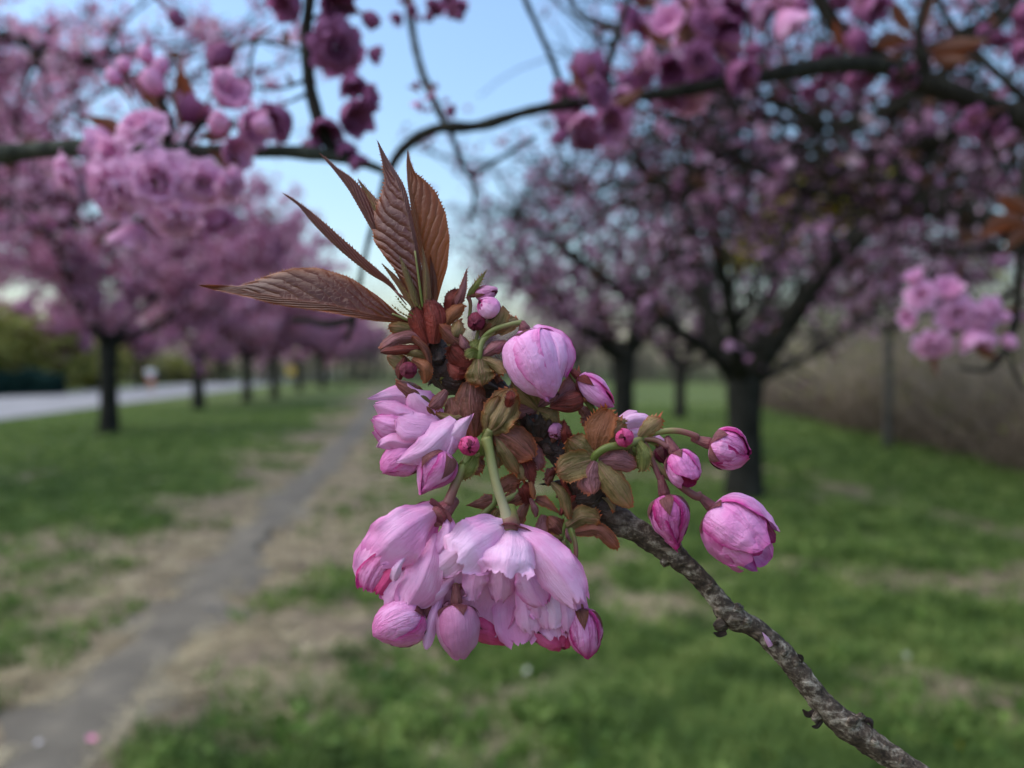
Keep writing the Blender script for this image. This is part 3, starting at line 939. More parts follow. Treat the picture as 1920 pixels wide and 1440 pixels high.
def bract_mat(name, c1, c2, streak, edge, rough=0.42, transl=0.24):
    m, nt = mat_new(name)
    tc, U, V = uv_nodes(nt)
    mp = N(nt, 'ShaderNodeMapping')
    mp.inputs['Scale'].default_value = (16, 1.6, 1)
    nt.links.new(tc.outputs['UV'], mp.inputs['Vector'])
    veins = noise_tex(nt, 1.0, 3, 0.6, vec=mp.outputs[0], dist=0.5)
    blot = noise_tex(nt, S(26), 3, 0.55)
    fine = noise_tex(nt, S(6), 3, 0.6)
    rnd = obj_random(nt)
    c = ramp(nt, [(0.3, c1), (0.65, c2)], math_n(nt, 'ADD', blot, math_n(nt, 'MULTIPLY_ADD', rnd, 0.4, -0.2))).outputs[0]
    e = math_n(nt, 'ABSOLUTE', math_n(nt, 'MULTIPLY_ADD', U, 2.0, -1.0))
    ctr = math_n(nt, 'MULTIPLY', math_n(nt, 'SUBTRACT', 1.0, e), ramp(nt, [(0.4, (0, 0, 0)), (0.65, (1, 1, 1))], veins).outputs[0])
    c = mix(nt, math_n(nt, 'MULTIPLY', ctr, 0.55), c, streak)
    ed = math_n(nt, 'MULTIPLY', math_n(nt, 'ADD', math_n(nt, 'POWER', e, 6.0), math_n(nt, 'POWER', V, 8.0)), math_n(nt, 'MULTIPLY_ADD', blot, 1.5, -0.1))
    ed = math_n(nt, 'MINIMUM', math_n(nt, 'MAXIMUM', ed, 0.0), 1.0)
    c = mix(nt, ed, c, edge)
    h = math_n(nt, 'ADD', math_n(nt, 'MULTIPLY', veins, 1.0), math_n(nt, 'MULTIPLY', fine, 0.5))
    lines = ramp(nt, [(0.38, (0.62, 0.62, 0.62)), (0.5, (1, 1, 1)), (0.62, (1.25, 1.25, 1.25))], veins).outputs[0]
    c = mix(nt, 0.75, c, lines, 'MULTIPLY')
    finish(nt, c, rough, transl=transl, bump=h, bump_s=1.0, bump_d=5 * PX, spec=0.35)
    return m
B = {
    'olive': bract_mat('bract_olive', (0.16, 0.125, 0.035), (0.30, 0.225, 0.085), (0.30, 0.11, 0.11), (0.36, 0.08, 0.025)),
    'brown': bract_mat('bract_brown', (0.13, 0.04, 0.025), (0.26, 0.095, 0.056), (0.32, 0.11, 0.12), (0.36, 0.08, 0.02)),
    'pinkish': bract_mat('bract_pinkish', (0.22, 0.075, 0.07), (0.34, 0.13, 0.14), (0.40, 0.18, 0.24), (0.34, 0.08, 0.03)),
    'red': bract_mat('bract_red', (0.12, 0.018, 0.014), (0.24, 0.035, 0.025), (0.30, 0.06, 0.05), (0.10, 0.02, 0.015)),
    'orange': bract_mat('bract_orange', (0.24, 0.075, 0.03), (0.36, 0.13, 0.055), (0.24, 0.08, 0.06), (0.42, 0.10, 0.025)),
    'green': bract_mat('bract_green', (0.13, 0.18, 0.03), (0.22, 0.24, 0.06), (0.26, 0.22, 0.08), (0.30, 0.14, 0.05)),
    'dark': bract_mat('bract_dark', (0.02, 0.012, 0.01), (0.06, 0.03, 0.022), (0.05, 0.02, 0.02), (0.03, 0.015, 0.01), transl=0.0),
    'sepal': bract_mat('sepal_purple', (0.20, 0.055, 0.07), (0.28, 0.10, 0.10), (0.24, 0.08, 0.09), (0.36, 0.08, 0.10)),
}
def stalk_mat(name, a, b):
    m, nt = mat_new(name)
    tc, U, V = uv_nodes(nt)
    n1 = noise_tex(nt, S(20), 3)
    c = ramp(nt, [(0.15, a), (0.8, b)], math_n(nt, 'ADD', V, math_n(nt, 'MULTIPLY_ADD', n1, 0.4, -0.2))).outputs[0]
    finish(nt, c, 0.45, transl=0.12, bump=noise_tex(nt, S(7), 3), bump_s=0.25, bump_d=1.5 * PX, spec=0.35)
    return m
ST_GREEN = stalk_mat('stalk_green', (0.13, 0.17, 0.035), (0.20, 0.20, 0.07))
ST_PALE = stalk_mat('stalk_pale', (0.24, 0.25, 0.08), (0.38, 0.34, 0.20))
ST_MIX = stalk_mat('stalk_green_to_red', (0.22, 0.26, 0.07), (0.24, 0.09, 0.08))
ST_RED = stalk_mat('stalk_reddish', (0.22, 0.11, 0.07), (0.21, 0.07, 0.08))

def leaf_mat(name, c1, c2, vein, back, rough=0.38, transl=0.35, tcol=(0.4, 0.1, 0.03), nv=12, depth=2.2, vmix=0.28):
    m, nt = mat_new(name)
    tc, U, V = uv_nodes(nt)
    e = math_n(nt, 'ABSOLUTE', math_n(nt, 'MULTIPLY_ADD', U, 2.0, -1.0))
    wob = noise_tex(nt, S(40), 2)
    q = math_n(nt, 'ADD', math_n(nt, 'SUBTRACT', math_n(nt, 'MULTIPLY', V, float(nv)), math_n(nt, 'MULTIPLY', e, 3.2)), math_n(nt, 'MULTIPLY', wob, 1.1))
    tri = math_n(nt, 'ABSOLUTE', math_n(nt, 'SUBTRACT', math_n(nt, 'FRACT', q), 0.5))        # .5 on a vein
    vl = ramp(nt, [(0.40, (0, 0, 0)), (0.5, (1, 1, 1))], tri).outputs[0]
    midr = ramp(nt, [(0.0, (1, 1, 1)), (0.09, (0, 0, 0))], e).outputs[0]
    vo = N(nt, 'ShaderNodeTexVoronoi', feature='DISTANCE_TO_EDGE')
    vo.inputs['Scale'].default_value = S(11)
    nt.links.new(tc.outputs['Object'], vo.inputs['Vector'])
    net = ramp(nt, [(0.0, (1, 1, 1)), (0.12, (0, 0, 0))], vo.outputs['Distance']).outputs[0]
    blot = noise_tex(nt, S(50), 3)
    c = ramp(nt, [(0.3, c1), (0.7, c2)], blot).outputs[0]
    c = mix(nt, math_n(nt, 'MULTIPLY', net, 0.18), c, vein)
    c = mix(nt, math_n(nt, 'MULTIPLY', vl, vmix), c, vein)
    c = mix(nt, math_n(nt, 'MULTIPLY', midr, 0.85), c, vein)
    c = mix(nt, math_n(nt, 'MULTIPLY', math_n(nt, 'POWER', e, 7.0), 0.7), c, (0.34, 0.10, 0.03))
    geo = N(nt, 'ShaderNodeNewGeometry')
    c = mix(nt, math_n(nt, 'MULTIPLY', geo.outputs['Backfacing'], 0.75), c, back)
    h = math_n(nt, 'ADD', math_n(nt, 'MULTIPLY', math_n(nt, 'POWER', math_n(nt, 'MULTIPLY', tri, 2.0), 2.0), -1.0), math_n(nt, 'MULTIPLY', net, -0.12))
    finish(nt, c, rough, transl=transl, tcol=tcol, bump=h, bump_s=0.9, bump_d=depth * PX, spec=0.45)
    return m
LEAF_GLOSS = leaf_mat('leaf_glossy_bronze', (0.04, 0.010, 0.007), (0.075, 0.019, 0.011), (0.14, 0.042, 0.024), (0.22, 0.07, 0.03), 0.24, 0.22)
LEAF_PURPLE = leaf_mat('leaf_purple_underside', (0.085, 0.026, 0.026), (0.15, 0.048, 0.044), (0.22, 0.11, 0.085), (0.16, 0.045, 0.025), 0.36, 0.2, nv=14, depth=3.4)
LEAF_ORANGE = leaf_mat('leaf_orange_bronze', (0.125, 0.032, 0.013), (0.19, 0.055, 0.02), (0.085, 0.022, 0.011), (0.18, 0.055, 0.018), 0.36, 0.36, (0.40, 0.11, 0.03), nv=11, depth=2.8)
LEAF_GREENB = leaf_mat('leaf_green_base', (0.16, 0.13, 0.045), (0.24, 0.10, 0.05), (0.26, 0.24, 0.08), (0.2, 0.09, 0.04), 0.45, 0.3)

# ---- a blade: leaf, bract or free petal grown along a midrib given in pixels
def blade_mb(mid, prof, aL=0.35, aR=0.35, curl=0.6, n=18, m=4, ruf=0.0, rf=4.0, teeth=0.0, tgap=7.0, seed=0.0, jag=0.0, frill=0.35):
    mid = [p if len(p) == 3 else (p[0], p[1], 0.0) for p in mid]
    mb = MB()
    def frame(t):
        C = Vector(catmull(mid, t))
        T = Vector(catmull(mid, min(t + .02, 1))) - Vector(catmull(mid, max(t - .02, 0)))
        T = T.normalized()
        Sd = Vector((T.y, -T.x, 0))
        Sd = Sd.normalized() if Sd.length > 1e-4 else Vector((1, 0, 0))
        W = T.cross(Sd).normalized()
        if W.z < 0:
            W = -W
        return C, T, Sd, W
    def fn(i, j):
        s = i * 2 - 1
        C, T, Sd, W = frame(j)
        k = 0 if s < 0 else 1
        wd = lerp_tab([(p[0], p[1 + k]) for p in prof], j)
        wd *= 1 + jag * (noise.noise(Vector((j * 5.0, seed * 2.7 + k * 9, 2.0))) + .5 * noise.noise(Vector((j * 13.0, seed * 1.7 + k * 5, 7.0))))
        a0 = aL if s < 0 else aR
        a0 = lerp_tab(a0, j) if isinstance(a0, list) else a0
        q = abs(s)
        x = y = 0.0
        st = 4
        for z in range(st):
            a = a0 + curl * q * (z + .5) / st
            x += math.cos(a) * q / st
            y += math.sin(a) * q / st
        sg = 1 if s < 0 else -1
        P = C + Sd * (sg * wd * x) + W * (wd * y)
        if ruf:
            P = P + W * (ruf * q * q * noise.noise(Vector((j * rf, s * 1.3, seed * 3.1)))) + T * (ruf * frill * (noise.noise(Vector((s * rf * .7, j, seed * 5.1 + 9))) + .6 * noise.noise(Vector((s * rf * 1.9, j, seed * 3.1 + 4)))) * j ** 4)
        return P
    mb.grid(fn, 2 * m, n)
    if teeth:
        L = sum((Vector(catmull(mid, (k + 1) / 20)) - Vector(catmull(mid, k / 20))).length for k in range(20))
        nt_ = max(4, int(L / tgap))
        for sgn in (0.0, 1.0):
            for k in range(nt_):
                t = (k + .5) / nt_
                if t < .06:
                    continue
                rr = random.Random(k * 31 + int(seed * 100) + int(sgn * 7))
                p = fn(sgn, t); p2 = fn(sgn, min(t + .6 / nt_, 1))
                q = fn(0.5 + (sgn - .5) * .86, t)
                C, T, Sd, W = frame(t)
                out = (p - q)
                out = out.normalized() if out.length > 1e-5 else Sd
                tip = p + (T * rr.uniform(.6, 1.2) + out * rr.uniform(.4, .9)) * teeth * rr.uniform(.5, 1.3)
                mb.face([p, p2, tip], [(sgn, t), (sgn, t), (sgn, t)])
    return mb

PROF = {
    'globe': [(.16, 0), (.78, .10), (1.0, .34), (.95, .60), (.68, .84), (.24, 1.02)],
    'closed': [(.16, 0), (.72, .10), (.98, .33), (.97, .58), (.72, .82), (.20, 1.0)],
    'pointed': [(.16, 0), (.75, .10), (1.0, .34), (.88, .58), (.50, .82), (.10, 1.04)],
    'open_tip': [(.16, 0), (.74, .12), (.98, .38), (.96, .62), (.84, .84), (.58, .98)],
    'cup': [(.12, 0), (.66, .07), (.96, .30), (1.0, .56), (.92, .80), (.80, 1.0)],
    'bell': [(.10, 0), (.42, .10), (.74, .36), (.90, .60), (1.02, .82), (1.14, 1.0)],
    'bell_in': [(.08, .04), (.30, .20), (.52, .45), (.66, .68), (.78, .88), (.84, 1.0)],
    'flare': [(.06, 0), (.30, .10), (.62, .22), (.90, .30), (1.12, .28), (1.25, .18)],
}
def frame_of(A, roll=0.0):
    A = Vector(A).normalized()
    X = Vector((1, 0, 0)) - A * A.x
    X = X.normalized() if X.length > .1 else Vector((0, 0, -1)) - A * -A.z
    X = X.normalized()
    Y = A.cross(X)
    return A, X * math.cos(roll) + Y * math.sin(roll), Y * math.cos(roll) - X * math.sin(roll)
def petal_mb(O, fr, R, L, prof, phi, W, rs=1.0, ls=1.0, spiral=0.0, cup=1.0, crk=2.0, tipround=.2, frill=.05, seed=0, t1=1.0, wtab=None, n=16, m=14, lift=0.0, curl=0.0, notch=0.0):
    A, X, Y = fr
    O = Vector(O)
    wtab = wtab or [(0, .35), (.2, .72), (.45, .98), (.65, 1.0), (.85, .88), (1, .62)]
    pr = PROF[prof] if isinstance(prof, str) else prof
    mb = MB()
    er = X * math.cos(phi) + Y * math.sin(phi)
    et = Y * math.cos(phi) - X * math.sin(phi)
    def fn(i, j):
        s = i * 2 - 1
        t = j * t1 * (1 - tipround * s * s * j) + frill * j ** 4 * noise.noise(Vector((s * 2.0, seed * 2.3, 1.0))) - notch * j ** 6 * math.exp(-(s / .16) ** 2)
        r, h = catmull(pr, min(max(t, 0), 1))
        if t > 1:
            r2, h2 = catmull(pr, .95)
            r += (r - r2) * (t - 1) * 20; h += (h - h2) * (t - 1) * 20
        r *= R * rs; h *= L * ls
        w = W * lerp_tab(wtab, j)
        rho = max(r * cup, 3.0)
        th = max(-2.4, min(2.4, s * w / rho))
        rad = r - rho + rho * math.cos(th) + spiral * R * s + lift * s * s * j + curl * R * j ** 5 * s * s
        P = O + A * h + er * rad + et * (rho * math.sin(th))
        nd = (er * math.cos(th) + et * math.sin(th))
        q = Vector((P.x, P.y, P.z))
        P = P + nd * (crk * (noise.noise(q * .045 + Vector((seed * 7.7, 0, 0))) + .55 * noise.noise(q * .11 + Vector((0, seed * 3.3, 0))) - .8 * abs(noise.noise(q * .06 + Vector((3, 0, seed * 4.3))))) * (.25 + j)
                      + frill * 60 * j ** 5 * noise.noise(Vector((s * 2.4, seed * 1.9, 5.0))))
        return P
    mb.grid(fn, m, n)
    return mb
# ================================================================ BOUGHS OF THE NEAR TREES
BOUGH_BARK = bark_mat('bough_bark', (0.012, 0.011, 0.010), (0.030, 0.027, 0.022), (0.075, 0.075, 0.055), 160)
LICHEN = bark_mat('bough_bark_lichen', (0.03, 0.032, 0.026), (0.07, 0.075, 0.06), (0.14, 0.15, 0.12), 120)
def mm(mbs, name, mat):
    """join px-space pieces into one small mesh, 1 unit = 1 mm"""
    out = MB()
    for m_ in mbs:
        b = len(out.v)
        out.v += [p * .001 for p in m_.v]
        out.f += [tuple(i + b for i in f) for f in m_.f]
        out.uv += m_.uv
        out.mi += m_.mi
    return out.mesh(name, mat)
FRZ = frame_of((0, 0, 1))
def soft(prof, n, R, L, W, rs, ls, ph, seed, cup=1.0, frill=.07):
    return [petal_mb((0, 0, 0), FRZ, R, L, prof, ph + 2 * math.pi * k / n, W, rs, ls, cup=cup, crk=1.0, frill=frill, seed=seed + k, n=6, m=6, tipround=.25, notch=.06) for k in range(n)]
def small_petal(name, pale, mid, deep):
    m, nt = mat_new(name)
    tc, U, V = uv_nodes(nt)
    n1 = noise_tex(nt, 120, 3)
    c = ramp(nt, [(0.0, deep), (0.35, mid), (0.85, pale)], math_n(nt, 'ADD', math_n(nt, 'MULTIPLY', V, .8), math_n(nt, 'MULTIPLY_ADD', n1, .5, -.2))).outputs[0]
    c = mix(nt, math_n(nt, 'MULTIPLY', obj_random(nt), .4), c, mid)
    finish(nt, c, .5, transl=.4, spec=.2)
    return m
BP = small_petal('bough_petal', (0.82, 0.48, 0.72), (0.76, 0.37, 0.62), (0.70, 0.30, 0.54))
BP_BACKLIT = small_petal('bough_petal_backlit', (0.40, 0.16, 0.33), (0.31, 0.09, 0.22), (0.23, 0.05, 0.14))  # same petals in a darker colour: their backlit shade is painted in
OPEN_SETS = [('flare', 8, 20, 22, 9.5, 1.0, 1.0, 0, 1), ('flare', 7, 20, 24, 8.5, .84, 1.4, .4, 20), ('flare', 6, 20, 24, 7.5, .62, 2.0, .1, 40), ('bell', 6, 20, 17, 8, .46, 1.0, .2, 60), ('bell', 5, 20, 17, 6.5, .22, 1.05, 0, 80)]
OPEN_PETALS = []
for st in OPEN_SETS:
    OPEN_PETALS += [mm([q], 'petal', BP) for q in soft(*st[:8], st[8])]
OPEN = [mm([q for st in OPEN_SETS for q in soft(*st[:8], st[8] + s)], 'blossom', mt) for s, mt in ((0, BP), (3, BP_BACKLIT))]
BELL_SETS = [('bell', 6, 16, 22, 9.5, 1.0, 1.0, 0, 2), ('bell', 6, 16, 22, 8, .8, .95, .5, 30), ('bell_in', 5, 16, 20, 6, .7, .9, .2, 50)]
BELL = [mm([q for st in BELL_SETS for q in soft(*st[:8], st[8] + s)], 'blossom', mt) for s, mt in ((0, BP), (5, BP_BACKLIT))]
def bud_mesh(mt):
    ps = soft('closed', 4, 6.5, 15, 8, 1, 1, 0, 3)
    t = MB(); t.tube([(0, 0, -26), (1, 0, -14), (0, 0, -3), (0, 0, 2)], [.8, .8, 1.4, 2.2], 6)
    me = mm(ps + [t], 'bud', mt)
    me.materials.append(B['sepal'])
    k = len(me.polygons) - len(t.f)
    for i in range(k, len(me.polygons)):
        me.polygons[i].material_index = 1
    return me
BUD = [bud_mesh(BP), bud_mesh(BP_BACKLIT)]
BLEAF = leaf_mat('bough_leaf', (0.09, 0.028, 0.014), (0.15, 0.05, 0.022), (0.14, 0.05, 0.022), (0.12, 0.04, 0.018), .45, .38, (0.22, 0.055, 0.02))
LEAFM = mm([blade_mb([(0, 0, 0), (2, -14, 3), (0, -30, 1), (-4, -46, -6)], [(0, .8, .8), (.1, 2, 2), (.35, 8, 8), (.55, 9, 9), (.75, 5, 5), (.9, 1.5, 1.5), (1, .2, .2)], .35, .35, .3, n=10, m=3)], 'leaf', BLEAF)

def bough(label, pts, bark=None, name='cherry_bough', group='boughs of the near cherry trees'):
    """pts: (u, v, depth, radius in px); returns the Empty standing at the bough's first point"""
    root = empty(name, at(*pts[0][:3]))
    tag(root, label, 'bough', group)
    stick(root, pts, bark, 'limb')
    return root
def stick(root, pts, bark=None, nm='twig', n=None):
    n = n or 8 * len(pts)
    w = [tuple(at(*p[:3])) + (p[3] * p[2] / F,) for p in pts]
    q = [catmull(w, i / n) for i in range(n + 1)]
    mb = MB()
    mb.tube([Vector(p[:3]) - root.location for p in q], [max(p[3], .0004) * (1 + .25 * noise.noise(Vector(p[:3]) * 60)) for p in q], 9, .15, 90)
    return mb.build(nm, bark or BOUGH_BARK, root)
def hang(root, me, nm, u, v, d, px, ax, unit, roll=None):
    """a part px photograph pixels wide at (u, v, d), looking along ax (photo axes: right, down, away)"""
    o = bpy.data.objects.new(nm, me)
    COL.objects.link(o)
    o.parent = root
    a = Vector((ax[0], ax[2], -ax[1])).normalized()
    o.rotation_mode = 'QUATERNION'
    q = a.to_track_quat('Z', 'Y')
    rr = random.Random(int(u * 7 + v * 13))
    from mathutils import Quaternion
    o.rotation_quaternion = q @ Quaternion((0, 0, 1), rr.uniform(0, 6.28) if roll is None else roll)
    s = px * d / F / unit
    o.scale = (s, s, s)
    o.location = at(u, v, d) - root.location
    return o
def stamen_mesh():
    m = MB()
    rr = random.Random(5)
    for k in range(14):
        a = rr.uniform(0, 6.28); q = rr.uniform(.1, .55)
        t = Vector((math.cos(a) * q * 8, math.sin(a) * q * 8, 9))
        m.tube([(0, 0, 1), t * .6, t, t * 1.08], [.25, .25, .3, .7], 5)
    return mm([m], 'stamens', STAMEN)
STAMEN, _nt = mat_new('stamen')
finish(_nt, (0.45, 0.42, 0.14), .6)
STAMENS = stamen_mesh()
def flower_at(root, u, v, d, px, ax, dark=0, bell=False, petals=False):
    if petals:
        e = hang(root, None, 'blossom', u, v, d, px, ax, .050)
        for me in OPEN_PETALS:
            link('petal', me, e)
        link('stamens', STAMENS, e)
        return e
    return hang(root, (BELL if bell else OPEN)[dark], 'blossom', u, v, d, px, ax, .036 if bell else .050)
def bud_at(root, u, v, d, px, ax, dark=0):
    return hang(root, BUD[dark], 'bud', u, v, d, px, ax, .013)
def leaf_at(root, u, v, d, px, to, face=(0, 0, -1)):
    """leaf of length px from (u, v) pointing along to (photo axes)"""
    y = -Vector((to[0], to[2], -to[1])).normalized()
    f = Vector((face[0], face[2], -face[1]))
    z = -(f - y * f.dot(y)).normalized()
    x = y.cross(z)
    o = link('leaf', LEAFM, root)
    o.matrix_local = Matrix.Translation(at(u, v, d) - root.location) @ Matrix((x, y, z)).transposed().to_4x4() @ Matrix.Scale(px * d / F / .046, 4)
    return o
def cluster(root, cu, cv, d, rx, ry, nf, px, dark, seed, nb=2, nl=2, bells=.5):
    rr = random.Random(seed)
    for k in range(nf):
        a = 2.4 * k + rr.uniform(-.3, .3)
        q = math.sqrt((k + .4) / nf)
        x, y = math.cos(a) * q, math.sin(a) * q
        flower_at(root, cu + x * rx, cv + y * ry, d + rr.uniform(-.03, .03), px * rr.uniform(.8, 1.15), (x * .9 + rr.uniform(-.3, .3), y * .8 + .35, rr.uniform(-.9, .2)), dark if rr.random() < .8 else 1 - dark, rr.random() < bells)
    for k in range(nb):
        a = rr.uniform(0, 6.28)
        bud_at(root, cu + math.cos(a) * rx * 1.15, cv + math.sin(a) * ry * 1.15, d + rr.uniform(-.03, .03), px * .4, (math.cos(a), math.sin(a) * .6 + .5, rr.uniform(-.4, .4)), dark)
    for k in range(nl):
        a = rr.uniform(-2.8, -.3)
        leaf_at(root, cu + math.cos(a) * rx * .4, cv + math.sin(a) * ry * .4, d, px * 1.1, (math.cos(a), math.sin(a), rr.uniform(-.4, .4)), (rr.uniform(-.6, .6), rr.uniform(-.6, .6), -1))

# ---- bough reaching in from the side, with the pale open cluster
A_ = bough('grey-green lichened bough with a cluster of pale open blossoms, entering beside the road trees',
           [(-700, 345, .5, 22), (-250, 310, .5, 20), (0, 288, .5, 18), (150, 277, .5, 17), (300, 284, .5, 15), (450, 283, .51, 13), (560, 286, .52, 13), (640, 296, .53, 12), (690, 308, .54, 10), (722, 322, .55, 6)], LICHEN)
for u, v, px, ax in [(305, 345, 150, (.1, .12, -1)), (222, 352, 135, (-.35, .45, -.85)), (378, 342, 100, (.5, .3, -.8)), (272, 250, 110, (-.1, -.5, -.8)), (140, 326, 95, (-.8, .3, -.5)), (330, 405, 100, (.2, .8, -.5)), (425, 345, 80, (.8, .4, -.3))]:
    flower_at(A_, u, v, .48, px, ax, 0, petals=True)
for u, v, px, ax, dk in [(415, 195, 85, (.6, -.4, -.5), 0), (452, 240, 75, (.8, .1, -.4), 0), (430, 285, 70, (.7, .2, -.6), 0), (250, 300, 95, (-.4, .2, -.6), 0), (215, 280, 80, (-.6, -.2, .2), 0), (255, 420, 80, (-.3, .9, 0), 0), (390, 390, 80, (.5, .8, .1), 1), (350, 230, 75, (.2, -.6, .2), 1)]:
    flower_at(A_, u, v, .50, px, ax, dk, bell=True)
for u, v, px, ax in [(298, 176, 42, (-.1, -.5, -.5)), (222, 160, 30, (-.4, -.7, -.1)), (236, 136, 26, (-.2, -.9, 0)), (275, 120, 30, (-.1, -.9, 0)), (405, 165, 34, (.4, -.7, 0)), (470, 235, 36, (.9, 0, 0)), (405, 245, 40, (.5, -.3, -.7)), (300, 140, 30, (.1, -.9, 0))]:
    bud_at(A_, u, v, .49, px, ax, 0)
for u, v, px, to in [(335, 240, 120, (.1, -1, 0)), (240, 262, 90, (-.8, -.5, -.1)), (300, 220, 90, (-.5, -1, 0)), (370, 260, 90, (1, -.3, -.2)), (260, 270, 80, (-1, -.1, 0)), (390, 280, 90, (.9, .5, -.3))]:
    leaf_at(A_, u, v, .5, px, to, (.3, .3, -1))
for p in ([(310, 284, .5, 8), (318, 230, .495, 7), (300, 185, .49, 5)], [(340, 284, .5, 7), (380, 230, .5, 6), (440, 235, .5, 3)], [(250, 280, .5, 8), (255, 330, .49, 7), (300, 350, .49, 5)]):
    stick(A_, p)
# twig rising from it with drooping dark blossoms
stick(A_, [(634, 296, .53, 12), (606, 250, .53, 13), (583, 170, .53, 12), (574, 80, .53, 11), (580, 0, .53, 11), (590, -120, .53, 10)])
for u, v, px, ax, dk, bl in [(628, 88, 118, (.35, .35, -.75), 1, 0), (655, 140, 62, (.3, .9, -.2), 1, 1), (542, 218, 84, (-.5, .5, -.6), 1, 1), (648, 205, 84, (.6, .5, -.4), 1, 1), (612, 228, 70, (.1, .8, -.5), 1, 1), (678, 185, 50, (.9, -.1, -.2), 1, 1), (580, 262, 52, (.2, .9, -.2), 1, 1), (640, 265, 50, (.4, .8, 0), 1, 1), (660, 290, 46, (.5, .7, 0), 1, 1), (690, 98, 40, (.9, .3, 0), 1, 1), (555, -10, 80, (-.4, .6, -.4), 1, 1), (620, -15, 80, (.4, .6, -.4), 1, 1)]:
    flower_at(A_, u, v, .53, px, ax, dk, bell=bool(bl))
for p in ([(574, 100, .53, 4), (530, 84, .53, 3), (480, 78, .53, 3), (446, 86, .53, 2.5)], [(480, 78, .53, 3), (470, 110, .53, 2.5), (466, 135, .53, 2.5)], [(575, 150, .53, 4), (530, 165, .53, 3), (480, 165, .53, 2.5)], [(578, 40, .53, 4), (630, 15, .53, 3), (670, 22, .53, 2.5)], [(578, 175, .53, 4), (545, 190, .53, 3), (520, 200, .53, 2)]):
    stick(A_, p)
for u, v, px, ax in [(436, 92, 46, (-.7, .5, -.2)), (420, 108, 34, (-.6, .7, 0)), (465, 146, 30, (-.2, 1, 0)), (681, 28, 32, (.8, .5, 0)), (318, 22, 30, (.6, .6, 0))]:
    bud_at(A_, u, v, .53, px, ax, 1)
leaf_at(A_, 530, 90, .53, 40, (.2, -1, 0)); leaf_at(A_, 545, 165, .53, 30, (-.2, -1, 0))

# ---- thin bough arching across the sky gap
B_ = bough('thin dark bough arching across the gap of open sky, studded with dark pink clusters',
           [(1715, 146, .9, 17), (1640, 122, .84, 17), (1560, 122, .78, 16), (1480, 134, .74, 15), (1420, 146, .72, 14), (1300, 166, .69, 12), (1180, 184, .66, 11), (1060, 196, .64, 11), (980, 212, .63, 10), (900, 236, .62, 11), (822, 241, .62, 12), (766, 270, .62, 10), (735, 310, .62, 9), (715, 360, .62, 6), (697, 430, .62, 5), (680, 500, .62, 5), (664, 590, .62, 6), (650, 640, .62, 4)])
for p in ([(1062, 192, .64, 8), (1040, 125, .64, 6), (1010, 55, .64, 6), (985, 0, .64, 6), (960, -70, .64, 5)], [(1133, 188, .66, 8), (1140, 130, .66, 7), (1158, 60, .66, 6), (1192, -40, .66, 6)], [(1150, 52, .66, 5), (1095, 34, .7, 5), (1070, 0, .72, 5), (1060, -50, .72, 5)],
          [(838, 240, .62, 8), (812, 185, .66, 7), (788, 125, .7, 7), (770, 40, .74, 7), (762, -40, .74, 7)], [(845, 246, .62, 6), (862, 295, .63, 5), (885, 326, .64, 5), (935, 298, .65, 4), (1005, 255, .65, 3)], [(664, 596, .62, 6), (620, 608, .62, 7), (580, 602, .62, 6), (545, 600, .62, 4)],
          [(885, 326, .64, 4), (890, 370, .64, 4), (880, 420, .64, 3)], [(1420, 146, .72, 6), (1405, 90, .74, 5), (1400, 20, .75, 5)], [(1150, 80, .66, 4), (1120, 70, .66, 3), (1040, 0, .7, 3), (1000, -40, .7, 3)]):
    stick(B_, p)
cluster(B_, 1112, 208, .64, 52, 62, 10, 74, 1, 3, 3, 2)
leaf_at(B_, 1108, 165, .64, 50, (.05, -1, 0))
cluster(B_, 1290, 112, .70, 95, 72, 12, 74, 1, 4, 5, 6)
cluster(B_, 1385, 5, .74, 90, 42, 9, 70, 1, 5, 4, 4)
cluster(B_, 1255, 20, .74, 60, 40, 5, 62, 1, 6, 3, 3)
cluster(B_, 830, 0, .66, 34, 22, 4, 46, 1, 8, 3, 1)
cluster(B_, 762, 20, .68, 22, 12, 2, 30, 1, 9, 2, 1)
cluster(B_, 796, 178, .64, 20, 18, 2, 26, 1, 10, 3, 2)
cluster(B_, 826, 205, .62, 16, 14, 1, 24, 1, 11, 3, 1)

# ---- dark bough over the upper right corner
D_ = bough('thick dark bough crossing the upper right corner with red-brown young leaves',
           [(1430, -240, .9, 11), (1535, -5, .9, 14), (1590, 68, .9, 16), (1660, 120, .9, 18), (1740, 158, .9, 19), (1840, 192, .9, 20), (1960, 242, .9, 22), (2350, 420, .9, 26)])
for p in ([(1737, 156, .9, 13), (1728, 110, .89, 12), (1722, 55, .88, 8), (1735, 0, .88, 6), (1760, -60, .88, 5)], [(1745, 150, .9, 7), (1820, 92, .9, 6), (1905, 20, .9, 6), (1990, -60, .9, 5)], [(1960, 230, .9, 9), (1900, 165, .92, 8), (1835, 105, .94, 7), (1780, 40, .95, 6), (1740, -50, .95, 5)],
          [(1600, 80, .9, 8), (1560, 115, .9, 6), (1500, 150, .9, 4)], [(1840, 195, .9, 6), (1850, 260, .9, 5), (1890, 330, .9, 4)]):
    stick(D_, p)
for u, v, px, to in [(1712, 78, 95, (-1, .08, -.2)), (1738, 90, 105, (1, .02, -.2)), (1728, 60, 95, (.35, -1, 0)), (1715, 66, 90, (-.5, -.8, 0)), (1700, 100, 70, (-.6, .4, 0)), (1745, 105, 70, (.8, .3, -.3)), (1640, 60, 60, (-.4, -1, 0))]:
    leaf_at(D_, u, v, .88, px, to, (.2, .35, -1))
cluster(D_, 1592, 108, .88, 34, 26, 5, 62, 1, 20, 2, 1)
cluster(D_, 1700, 150, .88, 24, 20, 3, 34, 1, 21, 3, 1)
cluster(D_, 1862, 236, .9, 40, 26, 5, 56, 1, 22, 3, 2)
